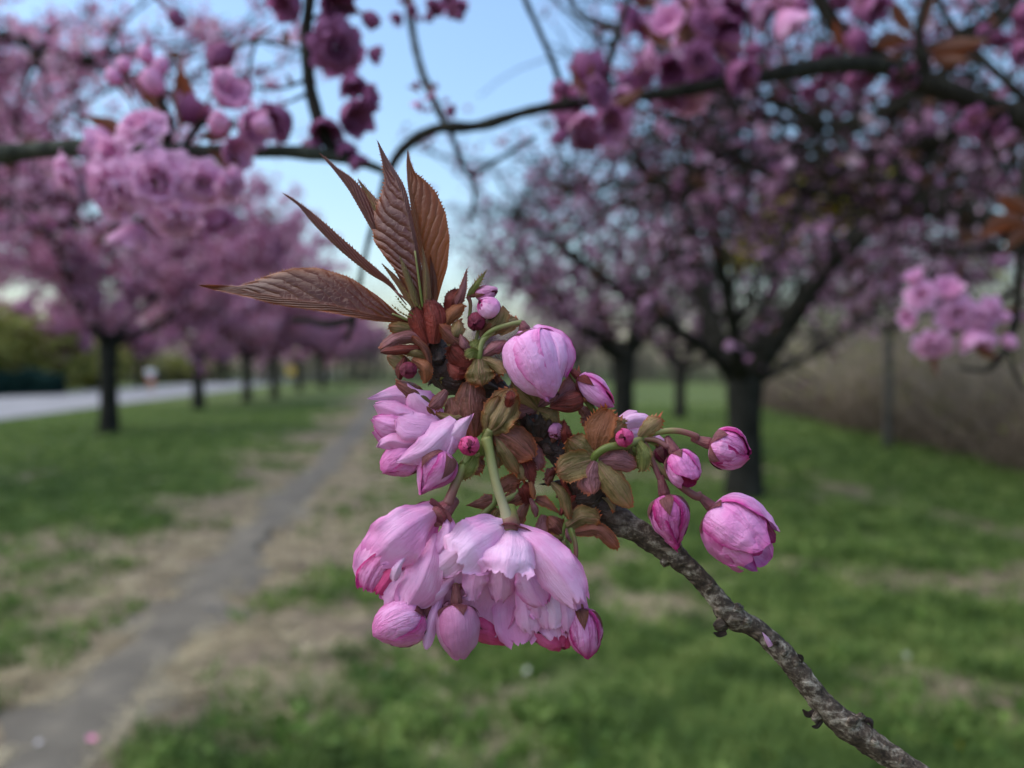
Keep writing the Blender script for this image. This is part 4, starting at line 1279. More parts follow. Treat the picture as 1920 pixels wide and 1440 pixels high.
cluster(D_, 1530, 150, .9, 18, 20, 2, 36, 1, 23, 2, 1)
cluster(D_, 1890, 60, .92, 30, 30, 4, 52, 1, 24, 3, 2)
cluster(D_, 1600, -10, .9, 40, 24, 4, 56, 1, 25, 2, 2)

# ---- hanging spray at the picture edge
E_ = bough('hanging spray of bright pink blossoms on a thin twig at the picture edge',
           [(2010, -200, .8, 14), (1950, 150, .8, 11), (1922, 330, .8, 9), (1913, 450, .8, 8), (1908, 560, .8, 8), (1892, 640, .8, 7), (1852, 692, .8, 5), (1800, 690, .8, 3)])
for u, v, px, ax, pt in [(1790, 585, 80, (-.2, .3, -.9), 1), (1840, 590, 86, (.3, .3, -.8), 1), (1728, 556, 66, (-.5, -.2, -.8), 1), (1748, 640, 78, (-.3, .6, -.6), 1), (1715, 592, 42, (-.8, .3, -.3), 0), (1770, 555, 55, (-.1, -.5, -.6), 0), (1720, 530, 40, (-.5, -.8, -.2), 0), (1815, 620, 60, (.2, .8, -.3), 0)]:
    flower_at(E_, u, v, .8, px, ax, 0, bell=not pt, petals=bool(pt))
for u, v, px, ax in [(1858, 626, 26, (-.2, .9, -.2)), (1886, 628, 26, (.3, .9, -.2)), (1870, 590, 22, (.5, .3, -.5))]:
    bud_at(E_, u, v, .8, px, ax, 0)
for u, v, px, to in [(1790, 560, 55, (.15, -1, 0)), (1800, 625, 70, (-.8, .5, 0)), (1850, 600, 60, (.8, -.3, 0)), (1770, 650, 60, (-.3, .9, 0)), (1830, 640, 60, (.7, .6, 0)), (1780, 630, 60, (-1, .1, 0))]:
    leaf_at(E_, u, v, .8, px, to, (.2, .4, -1))
for p in ([(1908, 545, .8, 5), (1860, 570, .8, 5), (1800, 590, .8, 4), (1735, 560, .8, 3)], [(1860, 570, .8, 4), (1800, 615, .8, 3), (1750, 640, .8, 3)], [(1890, 645, .8, 4), (1900, 690, .8, 3), (1920, 730, .8, 3)]):
    stick(E_, p)
for u, v, px, to in [(1935, 425, 120, (-1, .10, -.1)), (1950, 440, 100, (-.9, .35, -.2)), (1940, 410, 90, (-.6, -.4, 0))]:
    leaf_at(E_, u, v, .78, px, to, (.1, .6, -1))

# ---- airier boughs further out: a tangle of twigs sprinkled with small blossoms
def net(label, pts, seed, n_tw, clumps, bloom, br=.0145, per=3, reach=(.35, .9), group='boughs of the near cherry trees', down=.1):
    """limb through pts (u, v, depth, px radius) with forking twigs; blossoms too many to count as one part"""
    root = bough(label, pts, None, group=group)
    rnd = random.Random(seed)
    w = [tuple(at(*p[:3])) for p in pts]
    seats = []
    for k in range(n_tw):
        t = (k + rnd.random()) / n_tw
        p0 = Vector(catmull(w, t)); p1 = Vector(catmull(w, min(t + .03, 1)))
        d = (p1 - p0).normalized() * rnd.uniform(.3, 1.0) + Vector((rnd.uniform(-1, 1), rnd.uniform(-.9, .9), rnd.uniform(-1, 1.1) + down)) * .9
        m = MB()
        p3, r3 = limb_chain(p0 - root.location, d, rnd.uniform(*reach), .009, 7, .03, .22, rnd)
        m.tube(p3, [max(x, .003) for x in r3], 6)
        seats += p3[2:]
        for q in range(1, 8):
            if rnd.random() < .8:
                dv = (p3[q] - p3[q - 1]).normalized() * .5 + Vector((rnd.uniform(-1, 1), rnd.uniform(-1, 1), rnd.uniform(-.9, 1)))
                p4, r4 = limb_chain(p3[q], dv, rnd.uniform(.1, .32), .0035, 4, 0, .25, rnd)
                m.tube(p4, [max(x, .002) for x in r4], 5)
                seats += p4[1:]
        m.build('twig', BOUGH_BARK, root)
    S_ = np.array([tuple(p) for p in seats])
    pick = S_[rng.integers(0, len(S_), clumps)] + rng.normal(0, .02, (clumps, 3))
    V, T = fans(pick, br, .022, per)
    c = link('blossoms', np_mesh('blossoms', V, T, bloom), root)
    c['kind'] = 'stuff'
    return root
net('twiggy dark bough running level across the middle of the right-hand crown', [(2250, 420, 2.6, 13), (1990, 440, 2.6, 12), (1830, 418, 2.6, 11), (1650, 372, 2.6, 10), (1460, 352, 2.7, 9), (1320, 348, 2.8, 8), (1160, 345, 2.9, 6), (1040, 358, 3.0, 4)], 101, 46, 330, BLOOM_SHADED, reach=(.3, .75))
net('twiggy bough sagging below the thick corner bough, full of small blossoms', [(2250, 40, 2.2, 16), (1960, 170, 2.2, 13), (1780, 258, 2.2, 11), (1600, 292, 2.3, 9), (1450, 268, 2.4, 8), (1330, 292, 2.5, 6), (1215, 335, 2.6, 3)], 102, 44, 330, BLOOM_SHADED, reach=(.3, .7))
net('slanting bough with fine twigs high in the right-hand crown', [(2060, -200, 1.9, 14), (1860, 40, 1.9, 11), (1700, 190, 2.0, 9), (1520, 236, 2.1, 8), (1340, 196, 2.2, 5), (1240, 226, 2.3, 3)], 103, 40, 260, BLOOM_SHADED, reach=(.25, .6))
net('pink-flowered bough filling the upper left corner with twigs', [(-420, 120, 2.6, 15), (-150, 60, 2.6, 13), (20, 70, 2.6, 10), (140, 110, 2.6, 8), (250, 150, 2.7, 6), (350, 175, 2.8, 3)], 104, 24, 560, BLOOM, reach=(.3, .75))
net('lower pink-flowered bough beneath the lichened one', [(-420, 420, 3.2, 14), (-120, 380, 3.2, 12), (60, 390, 3.2, 9), (200, 430, 3.2, 7), (330, 420, 3.3, 4)], 105, 16, 420, BLOOM, reach=(.3, .7))
# ================================================================ THE BLOSSOMING SPRIG IN FOCUS
ROOT = near(1250, 1035, 20)
sprig = empty('cherry_sprig', ROOT)
tag(sprig, 'cherry sprig in sharp focus with pink blossoms, buds and bronze leaves', 'cherry sprig')
def put(m, name, mats, parent, smooth=True):
    """px-space mesh (u, v, w) -> world, stored relative to the sprig's root"""
    m.v = [near(*p) - ROOT for p in m.v]
    return m.build(name, mats, parent, smooth)
def sub(name):
    o = empty(name)
    o.parent = sprig
    return o

def blade(name, mat, parent, *a, **k):
    return put(blade_mb(*a, **k), name, mat, parent)
def petal(parent, mat, *a, name='petal', **k):
    return put(petal_mb(*a, **k), name, mat, parent)
LEAFP = lambda wl, wr: [(0, 1.5, 1.5), (.06, 2, 2), (.14, wl * .35, wr * .35), (.3, wl * .8, wr * .8), (.48, wl, wr), (.62, wl * .9, wr * .9), (.74, wl * .6, wr * .6), (.83, wl * .27, wr * .27), (.92, wl * .12 + 1, wr * .12 + 1), (1, .6, .6)]
# 1 long glossy leaf reaching out to the side: lower half folded up towards us
blade('leaf', LEAF_GLOSS, sprig, [(772, 604, 15), (700, 590, 0), (620, 572, -8), (540, 560, -10), (470, 548, -8), (420, 541, 0), (374, 535, 8)],
      [(0, 2, 3), (.06, 7, 12), (.15, 12, 38), (.28, 15, 64), (.4, 16, 72), (.5, 16, 64), (.58, 15, 46), (.66, 11, 24), (.74, 9, 9), (.88, 6, 5), (1, .6, .6)], aL=-0.6, aR=0.25, curl=0.35, n=48, m=9, ruf=11, rf=7, teeth=5, tgap=5, seed=1)
# 2 thin folded leaf
blade('leaf', LEAF_PURPLE, sprig, [(762, 572, 25), (730, 535, 20), (694, 510, 12), (642, 468, 8), (592, 420, 8), (560, 385, 12), (530, 362, 16)],
      LEAFP(9, 17), aL=0.9, aR=0.2, curl=0.4, n=40, m=6, teeth=4.6, tgap=5.5, ruf=2, seed=2)
# 3 narrow leaf leaning back
blade('leaf', LEAF_PURPLE, sprig, [(778, 578, 28), (756, 530, 24), (728, 470, 18), (696, 415, 14), (660, 355, 14), (628, 318, 18), (600, 288, 24)],
      LEAFP(13, 22), aL=0.7, aR=0.25, curl=0.5, n=42, m=6, teeth=5, tgap=5.5, ruf=2, seed=3)
# 4 slender folded one with a short tip
blade('leaf', LEAF_GREENB, sprig, [(785, 582, 18), (768, 540, 12), (745, 480, 10), (722, 425, 12), (700, 385, 18), (685, 358, 24), (671, 336, 30)],
      [(0, 2, 2), (.1, 4, 8), (.3, 10, 18), (.5, 14, 20), (.7, 11, 12), (.85, 5, 5), (1, .5, .5)], aL=0.5, aR=0.2, curl=0.5, n=36, m=6, teeth=4.6, tgap=5.5, seed=4)
# 5 central leaf showing its ribbed purple underside
blade('leaf', LEAF_PURPLE, sprig, [(795, 580, 10), (789, 535, -4), (780, 480, -10), (768, 420, -10), (752, 360, -4), (728, 312, 6), (708, 264, 16)],
      [(0, 2, 2), (.08, 8, 8), (.2, 30, 11), (.33, 60, 10), (.45, 80, 12), (.58, 74, 13), (.7, 44, 15), (.78, 18, 13), (.88, 7, 7), (1, .6, .6)], aL=0.05, aR=0.5, curl=0.7, n=44, m=8, teeth=4.6, tgap=5.5, ruf=3, seed=5)
# 6 translucent orange-bronze leaf
blade('leaf', LEAF_ORANGE, sprig, [(818, 568, 22), (806, 520, 16), (794, 465, 14), (783, 410, 14), (772, 355, 18), (766, 318, 22), (764, 282, 26)],
      [(0, 2, 2), (.08, 10, 16), (.2, 16, 38), (.35, 18, 54), (.5, 16, 56), (.62, 11, 46), (.72, 9, 28), (.8, 6, 12), (.9, 4, 5), (1, .6, .6)], aL=0.5, aR=-0.15, curl=0.75, n=44, m=8, teeth=4.6, tgap=5.5, ruf=4, seed=6)
# young green leaf bases wrapped round one another
for k, (mid, hw, mt) in enumerate([([(790, 596, 2), (776, 550, -6), (760, 505, -8), (742, 462, 0)], 15, LEAF_GREENB), ([(800, 598, -2), (800, 555, -10), (798, 510, -12), (792, 462, -4)], 14, LEAF_GREENB), ([(806, 596, 12), (812, 556, 8), (812, 520, 6), (806, 480, 10)], 14, LEAF_ORANGE), ([(786, 592, 14), (764, 556, 12), (742, 524, 10), (716, 494, 14)], 11, LEAF_GREENB)]):
    blade('leaf', mt, sprig, mid, [(0, hw * .5, hw * .5), (.3, hw, hw), (.7, hw * .8, hw * .8), (1, .8, .8)], .6, .6, curl=.7, n=24, m=5, teeth=4, tgap=5, ruf=3, seed=20 + k)
# petioles and stipules at the leaf foot
for k, (pts, r, mt) in enumerate([([(800, 600, 10), (792, 570, 0), (785, 520, -8), (778, 470, -12)], 3.4, ST_GREEN), ([(797, 600, 16), (782, 560, 8), (765, 520, 6), (748, 480, 8)], 3.2, ST_GREEN),
                               ([(803, 600, 18), (807, 560, 10), (803, 525, 10), (797, 490, 10)], 3.0, ST_MIX), ([(792, 606, 12), (765, 600, 12), (735, 588, 8)], 3.6, ST_GREEN), ([(798, 604, 22), (770, 570, 22), (740, 545, 20)], 3, ST_MIX)]):
    mb = MB()
    mb.tube([catmull(pts, i / 10) for i in range(11)], [r * (1 - .05 * i) for i in range(11)], 8)
    put(mb, 'petiole', mt, sprig)
for k, (a, b) in enumerate([((775, 590), (742, 555)), ((772, 596), (735, 572)), ((790, 580), (757, 540))]):
    blade('stipule', B['green'], sprig, [(a[0], a[1], -8), ((a[0] + b[0]) / 2, (a[1] + b[1]) / 2 + 3, -12), (b[0], b[1], -10)], [(0, 1.4, 1.4), (1, .3, .3)], n=12, m=2, teeth=6, tgap=6, seed=k)

# ---- woody branch
TW = [(2380, 1830, -60, 32), (2200, 1740, -45, 30), (2000, 1640, -30, 28), (1880, 1560, -18, 26), (1790, 1500, -10, 25), (1720, 1452, -5, 25), (1650, 1405, 0, 25), (1597, 1367, 4, 29), (1545, 1322, 6, 24), (1505, 1270, 8, 23), (1465, 1222, 10, 23), (1420, 1180, 12, 20), (1372, 1156, 14, 25), (1335, 1110, 16, 20), (1300, 1072, 18, 20), (1258, 1036, 20, 25),
      (1205, 1002, 24, 25), (1150, 968, 26, 30), (1100, 915, 28, 32), (1062, 868, 28, 27), (1032, 832, 26, 23), (1000, 795, 30, 21), (958, 752, 36, 20), (905, 718, 44, 32), (848, 700, 44, 42), (818, 652, 42, 30), (800, 612, 34, 16), (794, 596, 30, 8)]
def twig_bark():
    m, nt = mat_new('twig_bark')
    tc, U, V = uv_nodes(nt)
    mp = N(nt, 'ShaderNodeMapping')
    mp.inputs['Rotation'].default_value = (0, math.radians(45), 0)
    mp.inputs['Scale'].default_value = (0.45, 1, 1)
    nt.links.new(tc.outputs['Object'], mp.inputs['Vector'])
    n1 = noise_tex(nt, S(26), 5, 0.65, vec=mp.outputs[0], dist=0.7)
    n2 = noise_tex(nt, S(7), 4, 0.65)
    vo = N(nt, 'ShaderNodeTexVoronoi')
    vo.inputs['Scale'].default_value = S(24)
    nt.links.new(mp.outputs[0], vo.inputs['Vector'])
    spot = ramp(nt, [(0.10, (1, 1, 1)), (0.24, (0, 0, 0))], vo.outputs['Distance']).outputs[0]
    old = ramp(nt, [(0.40, (0.022, 0.014, 0.009)), (0.50, (0.065, 0.045, 0.031)), (0.56, (0.18, 0.145, 0.11)), (0.67, (0.42, 0.36, 0.29))], math_n(nt, 'ADD', math_n(nt, 'MULTIPLY', n1, 0.72), math_n(nt, 'MULTIPLY', n2, 0.28))).outputs[0]
    old = mix(nt, math_n(nt, 'MULTIPLY', spot, 0.5), old, (0.26, 0.19, 0.14))
    young = ramp(nt, [(0.35, (0.012, 0.006, 0.006)), (0.6, (0.045, 0.018, 0.016)), (0.75, (0.10, 0.05, 0.04))], n1).outputs[0]
    f = ramp(nt, [(0.715, (0, 0, 0)), (0.755, (1, 1, 1))], math_n(nt, 'ADD', V, math_n(nt, 'MULTIPLY_ADD', n1, 0.06, -0.03))).outputs[0]
    c = mix(nt, f, old, young)
    rg = mix(nt, f, (0.85, 0.85, 0.85), (0.5, 0.5, 0.5))
    h = math_n(nt, 'ADD', math_n(nt, 'ADD', n1, math_n(nt, 'MULTIPLY', n2, 0.6)), math_n(nt, 'MULTIPLY', spot, 0.3))
    finish(nt, c, rg, bump=h, bump_s=0.9, bump_d=6 * PX, spec=0.35)
    return m
TWB = twig_bark()
mb = MB()
nn = 290
tp = [catmull([t[:3] for t in TW], i / nn) for i in range(nn + 1)]
tr = [catmull([(t[3],) for t in TW], i / nn)[0] * .9 * (1 + 0.06 * noise.noise(Vector((i * .35, 3, 0)))) for i in range(nn + 1)]
mb.tube(tp, tr, 26, 0.16, 0.055, 2.0)
put(mb, 'branch', TWB, sprig)
# old bud scars, spurs and peeling bark flakes on the branch
def knob(u, v, w, du, dv, dw, r, hgt, ring=True):
    mb = MB()
    A = Vector((du, dv, dw)).normalized()
    O = Vector((u, v, w))
    prof = [(1.25, -.6), (1.15, 0), (1.0, .45), (.85, .8), (.62, 1.0), (.45, .86), (.2, .9), (.02, .92)] if ring else [(1.2, -.6), (1.05, .1), (.8, .6), (.5, .95), (.02, 1.05)]
    X = A.orthogonal().normalized(); Y = A.cross(X)
    def fn(i, j):
        x = j * (len(prof) - 1); k = min(int(x), len(prof) - 2); f = x - k
        rr = (prof[k][0] * (1 - f) + prof[k + 1][0] * f) * r
        hh = (prof[k][1] * (1 - f) + prof[k + 1][1] * f) * hgt
        a = i * 2 * math.pi
        d = X * math.cos(a) + Y * math.sin(a)
        rr *= 1 + .3 * noise.noise(d * 1.6 + O * .05) + .18 * noise.noise(d * 4 + Vector((0, 0, j * 3)))
        return O + A * hh * (1 + .25 * noise.noise(d * 2 + O)) + d * rr
    mb.grid(fn, 16, 14)
    for k in range(len(mb.uv)):
        mb.uv[k] = tuple((p[0], 0.2) for p in mb.uv[k])
    put(mb, 'bud_scar', TWB, sprig)
for a in [(1600, 1352, -16, .1, -.75, -.65, 15, 10), (1612, 1348, -2, .55, -.8, -.2, 11, 14), (1532, 1345, 4, -.75, .65, 0, 12, 13), (1492, 1238, -2, .7, -.65, -.3, 13, 11),
          (1350, 1172, 6, -.75, .55, -.3, 14, 14), (1382, 1142, 8, .6, -.7, -.3, 13, 13), (1268, 1020, 8, .7, -.65, -.3, 16, 9), (1246, 1055, 16, -.6, .7, -.3, 11, 8), (1470, 1225, -12, 0, -.2, -1, 8, 5),
          (1640, 1392, -24, 0, -.2, -1, 8, 4), (1690, 1428, -26, 0, -.2, -1, 7, 4), (1660, 1398, -16, .5, -.6, -.6, 8, 6), (1455, 1205, -12, 0, -.3, -1, 6, 4), (1335, 1097, -2, .3, -.4, -.9, 7, 4), (1400, 1165, -8, 0, -.2, -1, 9, 5)]:
    knob(*a[:6], a[6] * .8, a[7] * .8, ring=a[6] > 10)
for k, (pts, w) in enumerate([([(1362, 1184, 2), (1350, 1190, -2), (1338, 1186, -8)], 8), ([(1528, 1335, 2), (1515, 1340, -2), (1505, 1330, -4)], 9), ([(1540, 1350, 0), (1532, 1362, -3), (1522, 1362, -6)], 7), ([(1497, 1246, -4), (1502, 1234, -8), (1496, 1226, -8)], 8), ([(1620, 1350, -6), (1632, 1352, -10), (1636, 1366, -10)], 8)]):
    blade('bark_flake', B['dark'], sprig, pts, [(0, w, w), (.6, w * .8, w * .8), (1, 1.5, 1.5)], n=8, m=3, ruf=6, seed=k)
blade('bark_chip', WHITEP, sprig, [(1446, 1212, -10), (1438, 1198, -14), (1430, 1186, -12)], [(0, 7, 6), (.5, 6, 5), (1, .6, .6)], n=8, m=3, ruf=3, seed=3)

# ---- flowers and buds
def calyx(parent, O, fr, R, mat, depth=1.0):
    A, X, Y = fr
    O = Vector(O)
    mb = MB()
    pts = [O - A * R * 1.1 * depth, O - A * R * .6 * depth, O - A * R * .15, O + A * R * .18]
    mb.tube(pts, [R * .17, R * .26, R * .34, R * .30], 14)
    put(mb, 'calyx', mat, parent)
def sepals(parent, O, fr, R, L, prof, mat, n=5, t1=.42, W=.30, rs=1.06, ph=0.3, seed=0, lift=0.0):
    for k in range(n):
        petal(parent, mat, O, fr, R, L, prof, ph + k * 2 * math.pi / n, W * R, rs=rs, cup=1.0, crk=.8, tipround=.05, frill=0, seed=seed + k, t1=t1 * (1 + .18 * noise.noise(Vector((k * 2.1, seed, 0)))), name='sepal',
              wtab=[(0, .7), (.25, 1.0), (.55, .85), (.8, .45), (1, .04)], n=10, m=6, lift=lift)
def bud(O, A, L, R, prof='closed', mat=None, inner=None, nouter=4, roll=0.0, seed=0, sep=True, sept=.42, sepW=.36, stalk=None, stalk_r=6.0, stalk_mat_=None, label=None, sepmat=None, crk=2.2, cal=1.0, spiral=.07):
    """a bud hanging along A from O with wrapped petals, sepals, calyx and stalk"""
    root = sub('bud')
    fr = frame_of(A, roll)
    mat = mat or BUDP
    for k in range(nouter):
        petal(root, mat, O, fr, R, L, prof, k * 2 * math.pi / nouter + .35 * math.sin(seed * 3 + k * 5), R * (1.25 if nouter <= 4 else 1.0), rs=1 - .03 * (k % 3), ls=1 - .05 * ((k * 7 + seed) % 3), spiral=spiral, cup=1.0, crk=crk, tipround=.22, frill=.06, seed=seed * 5 + k, n=24, m=22,
              wtab=[(0, .8), (.3, 1.0), (.6, .98), (.85, .8), (1, .55)])
    for k in range(3):
        petal(root, inner or mat, O, fr, R, L, prof, k * 2.1 + 1 + seed, R * 1.0, rs=.80, ls=.93 + .03 * k, spiral=.06, crk=crk, tipround=.25, frill=.08, seed=seed * 9 + k + 30, n=12, m=10,
              wtab=[(0, .8), (.3, 1.0), (.6, .95), (.85, .8), (1, .6)])
    sm = sepmat or B['sepal']
    if sep:
        sepals(root, O, fr, R, L, prof, sm, t1=sept, W=sepW, seed=seed)
    Re = min(R, 34)
    calyx(root, O, fr, Re, sm, cal)
    if stalk:
        e = Vector(O) - fr[0] * Re * .95 * cal
        pts = [p if len(p) == 3 else (p[0], p[1], 0) for p in stalk] + [tuple(e)]
        mb = MB()
        ns = 18
        mb.tube([catmull(pts, i / ns) for i in range(ns + 1)], [stalk_r * (.9 + .35 * (i / ns) ** 6) for i in range(ns + 1)], 12, .06, .05)
        put(mb, 'stalk', stalk_mat_ or ST_MIX, root)
    if label:
        root['label'] = label
    return root

# buds of the group held out to the side
bud((1332, 832, 0), (.95, .28, -.2), 80, 41, 'closed', seed=1, stalk=[(1205, 820, 0), (1235, 810, -2), (1272, 808, -4), (1305, 818, -3)], stalk_r=6.5, sept=.5, sepW=.45)
bud((1266, 850, -14), (.42, .82, -.40), 74, 34, 'open_tip', PINK, HOT, seed=2, stalk=[(1205, 822, 0), (1232, 826, -6), (1252, 838, -12)], stalk_r=5.5, stalk_mat_=ST_RED, sept=.42, label='small pink bud just opening at its dark tip')
bud((1234, 838, 14), (.38, .9, 0), 34, 15, 'pointed', MAROON, seed=3, stalk=[(1205, 822, 6), (1220, 828, 10)], stalk_r=4, stalk_mat_=ST_GREEN, sept=.8, sepW=.5)
bud((1246, 928, -10), (.22, .97, -.1), 104, 39, 'pointed', seed=4, stalk=[(1208, 826, 4), (1222, 860, -2), (1236, 895, -8)], stalk_r=6, stalk_mat_=ST_RED, sept=.48, sepW=.42, crk=3.2)
bud((1336, 952, -6), (.72, .66, -.22), 140, 66, 'cup', PINK, BUDP, nouter=5, seed=5, stalk=[(1170, 835, 2), (1215, 862, 4), (1262, 900, 2), (1300, 928, -2)], stalk_r=8, sept=.30, sepW=.36, crk=3.0, label='largest plump pink bud of the outheld group')
bud((1170, 819, -34), (.02, .10, -1.0), 26, 18, 'closed', HOT, MAROON, nouter=5, seed=6, sepmat=B['red'], stalk=[(1150, 840, 6), (1162, 832, -4)], stalk_r=6, stalk_mat_=ST_GREEN, sep=False)
# buds below
bud((1078, 1066, -6), (.05, 1, -.1), 62, 20, 'pointed', HOT, seed=7, stalk=[(1068, 985, 4), (1078, 1015, 0), (1080, 1040, -4)], stalk_r=5, sept=.62, sepW=.5)
bud((1090, 1140, -4), (.12, .99, -.1), 98, 35, 'closed', BUDP, seed=8, stalk=[(1060, 1010, 22), (1078, 1080, 16), (1088, 1110, 4)], stalk_r=5, sept=.52, sepW=.4, sepmat=B['brown'], crk=3.0)
bud((1060, 1036, -10), (.0, .45, -.9), 24, 14, 'closed', HOT, MAROON, nouter=5, seed=9, stalk=[(1050, 1005, 4), (1058, 1022, 0)], stalk_r=4, sep=False, sepmat=B['red'])
bud((1026, 1020, 4), (.12, .95, -.3), 40, 16, 'closed', HOT, nouter=4, seed=10, stalk=[(1045, 1000, 10), (1035, 1008, 8)], stalk_r=4, sept=.4)
bud((880, 1168, 30), (.85, .42, 0), 88, 24, 'pointed', HOT, seed=11, stalk=[(930, 1010, 40), (900, 1090, 44), (872, 1140, 36)], stalk_r=5, sept=.4)
bud((1000, 1176, 26), (.8, .5, 0), 70, 24, 'open_tip', HOT, seed=12, stalk=[(990, 1010, 40), (985, 1090, 44), (985, 1150, 36)], stalk_r=5, sept=.4)
bud((1068, 1180, 22), (-.4, .8, 0), 40, 18, 'open_tip', HOT, seed=13, sep=False)
bud((795, 1150, -30), (-.90, .38, -.12), 104, 47, 'closed', PINK, seed=14, nouter=4, sept=.3, stalk=[(880, 1000, 30), (850, 1070, 20), (820, 1120, -4)], stalk_r=6, label='pink bud pointing sideways under the half-open blossom', crk=2.6)
bud((856, 1132, -34), (.05, 1, -.1), 106, 43, 'globe', DUSTY, seed=15, nouter=3, roll=1.0, sept=.34, stalk=[(905, 1000, 30), (880, 1060, 16), (862, 1100, -10)], stalk_r=6, sepmat=B['sepal'], label='dusky pink bud hanging lowest of all', crk=1.6)
# buds around the upper bracts
GL = bud((984, 620, -14), (.34, .92, -.12), 134, 57, 'globe', GLOBE, PINK, nouter=3, seed=16, roll=2.9, spiral=.12, stalk=[(898, 668, 0), (905, 636, -10), (926, 618, -18), (958, 608, -18)], stalk_r=5, stalk_mat_=ST_GREEN, sept=.16, sepW=.3, label='big smooth pink globe-shaped bud above the bracts', crk=2.0, cal=.5)
bud((930, 588, -2), (-.72, -.55, -.40), 44, 22, 'closed', PALE, BUDP, nouter=4, seed=17, sept=.3, stalk=[(900, 640, 10), (925, 615, 6)], stalk_r=5, stalk_mat_=ST_GREEN)
bud((895, 598, 6), (-.15, .35, -.9), 30, 18, 'closed', MAROON, nouter=5, seed=18, sepmat=B['dark'], stalk=[(890, 650, 12), (896, 620, 12)], stalk_r=4)
bud((890, 553, 8), (.9, -.18, -.2), 46, 14, 'closed', DUSTY, MAROON, seed=19, sept=.6, sepmat=B['brown'], stalk=[(880, 600, 16), (882, 570, 12)], stalk_r=4)
bud((1084, 706, 2), (.76, .62, -.15), 88, 25, 'closed', PINK, HOT, nouter=3, seed=20, sept=.5, sepW=.45, sepmat=B['red'], stalk=[(1120, 775, 12), (1105, 755, 10), (1090, 730, 6), (1080, 715, 4)], stalk_r=5, stalk_mat_=ST_GREEN, crk=1.6)
bud((1094, 748, -6), (-.95, .22, -.15), 66, 21, 'pointed', B['red'], nouter=3, seed=21, sep=False, sepmat=B['orange'], crk=1.0)
bud((880, 832, -30), (-.02, .35, -.93), 26, 20, 'closed', HOT, MAROON, nouter=5, seed=22, sep=False, sepmat=B['red'], stalk=[(905, 850, 0), (890, 842, -12)], stalk_r=5, stalk_mat_=ST_GREEN)
bud((768, 690, -4), (-.25, .35, -.9), 26, 17, 'closed', MAROON, nouter=5, seed=23, sep=False, sepmat=B['dark'])
bud((1040, 800, 12), (.1, .6, -.8), 30, 16, 'closed', DUSTY, MAROON, seed=24, sepmat=B['brown'])
# bud pair below the open flower
bud((836, 846, -14), (-.50, .84, -.16), 92, 40, 'pointed', PINK, nouter=4, seed=25, sept=.62, sepW=.42, sepmat=B['sepal'], label='pink bud with long dark sepals tucked under the ragged open blossom', crk=1.6, roll=.6)
bud((795, 842, 4), (-.88, .44, -.1), 92, 34, 'closed', PINK, nouter=4, seed=26, sept=.55, sepmat=B['sepal'], crk=1.6)

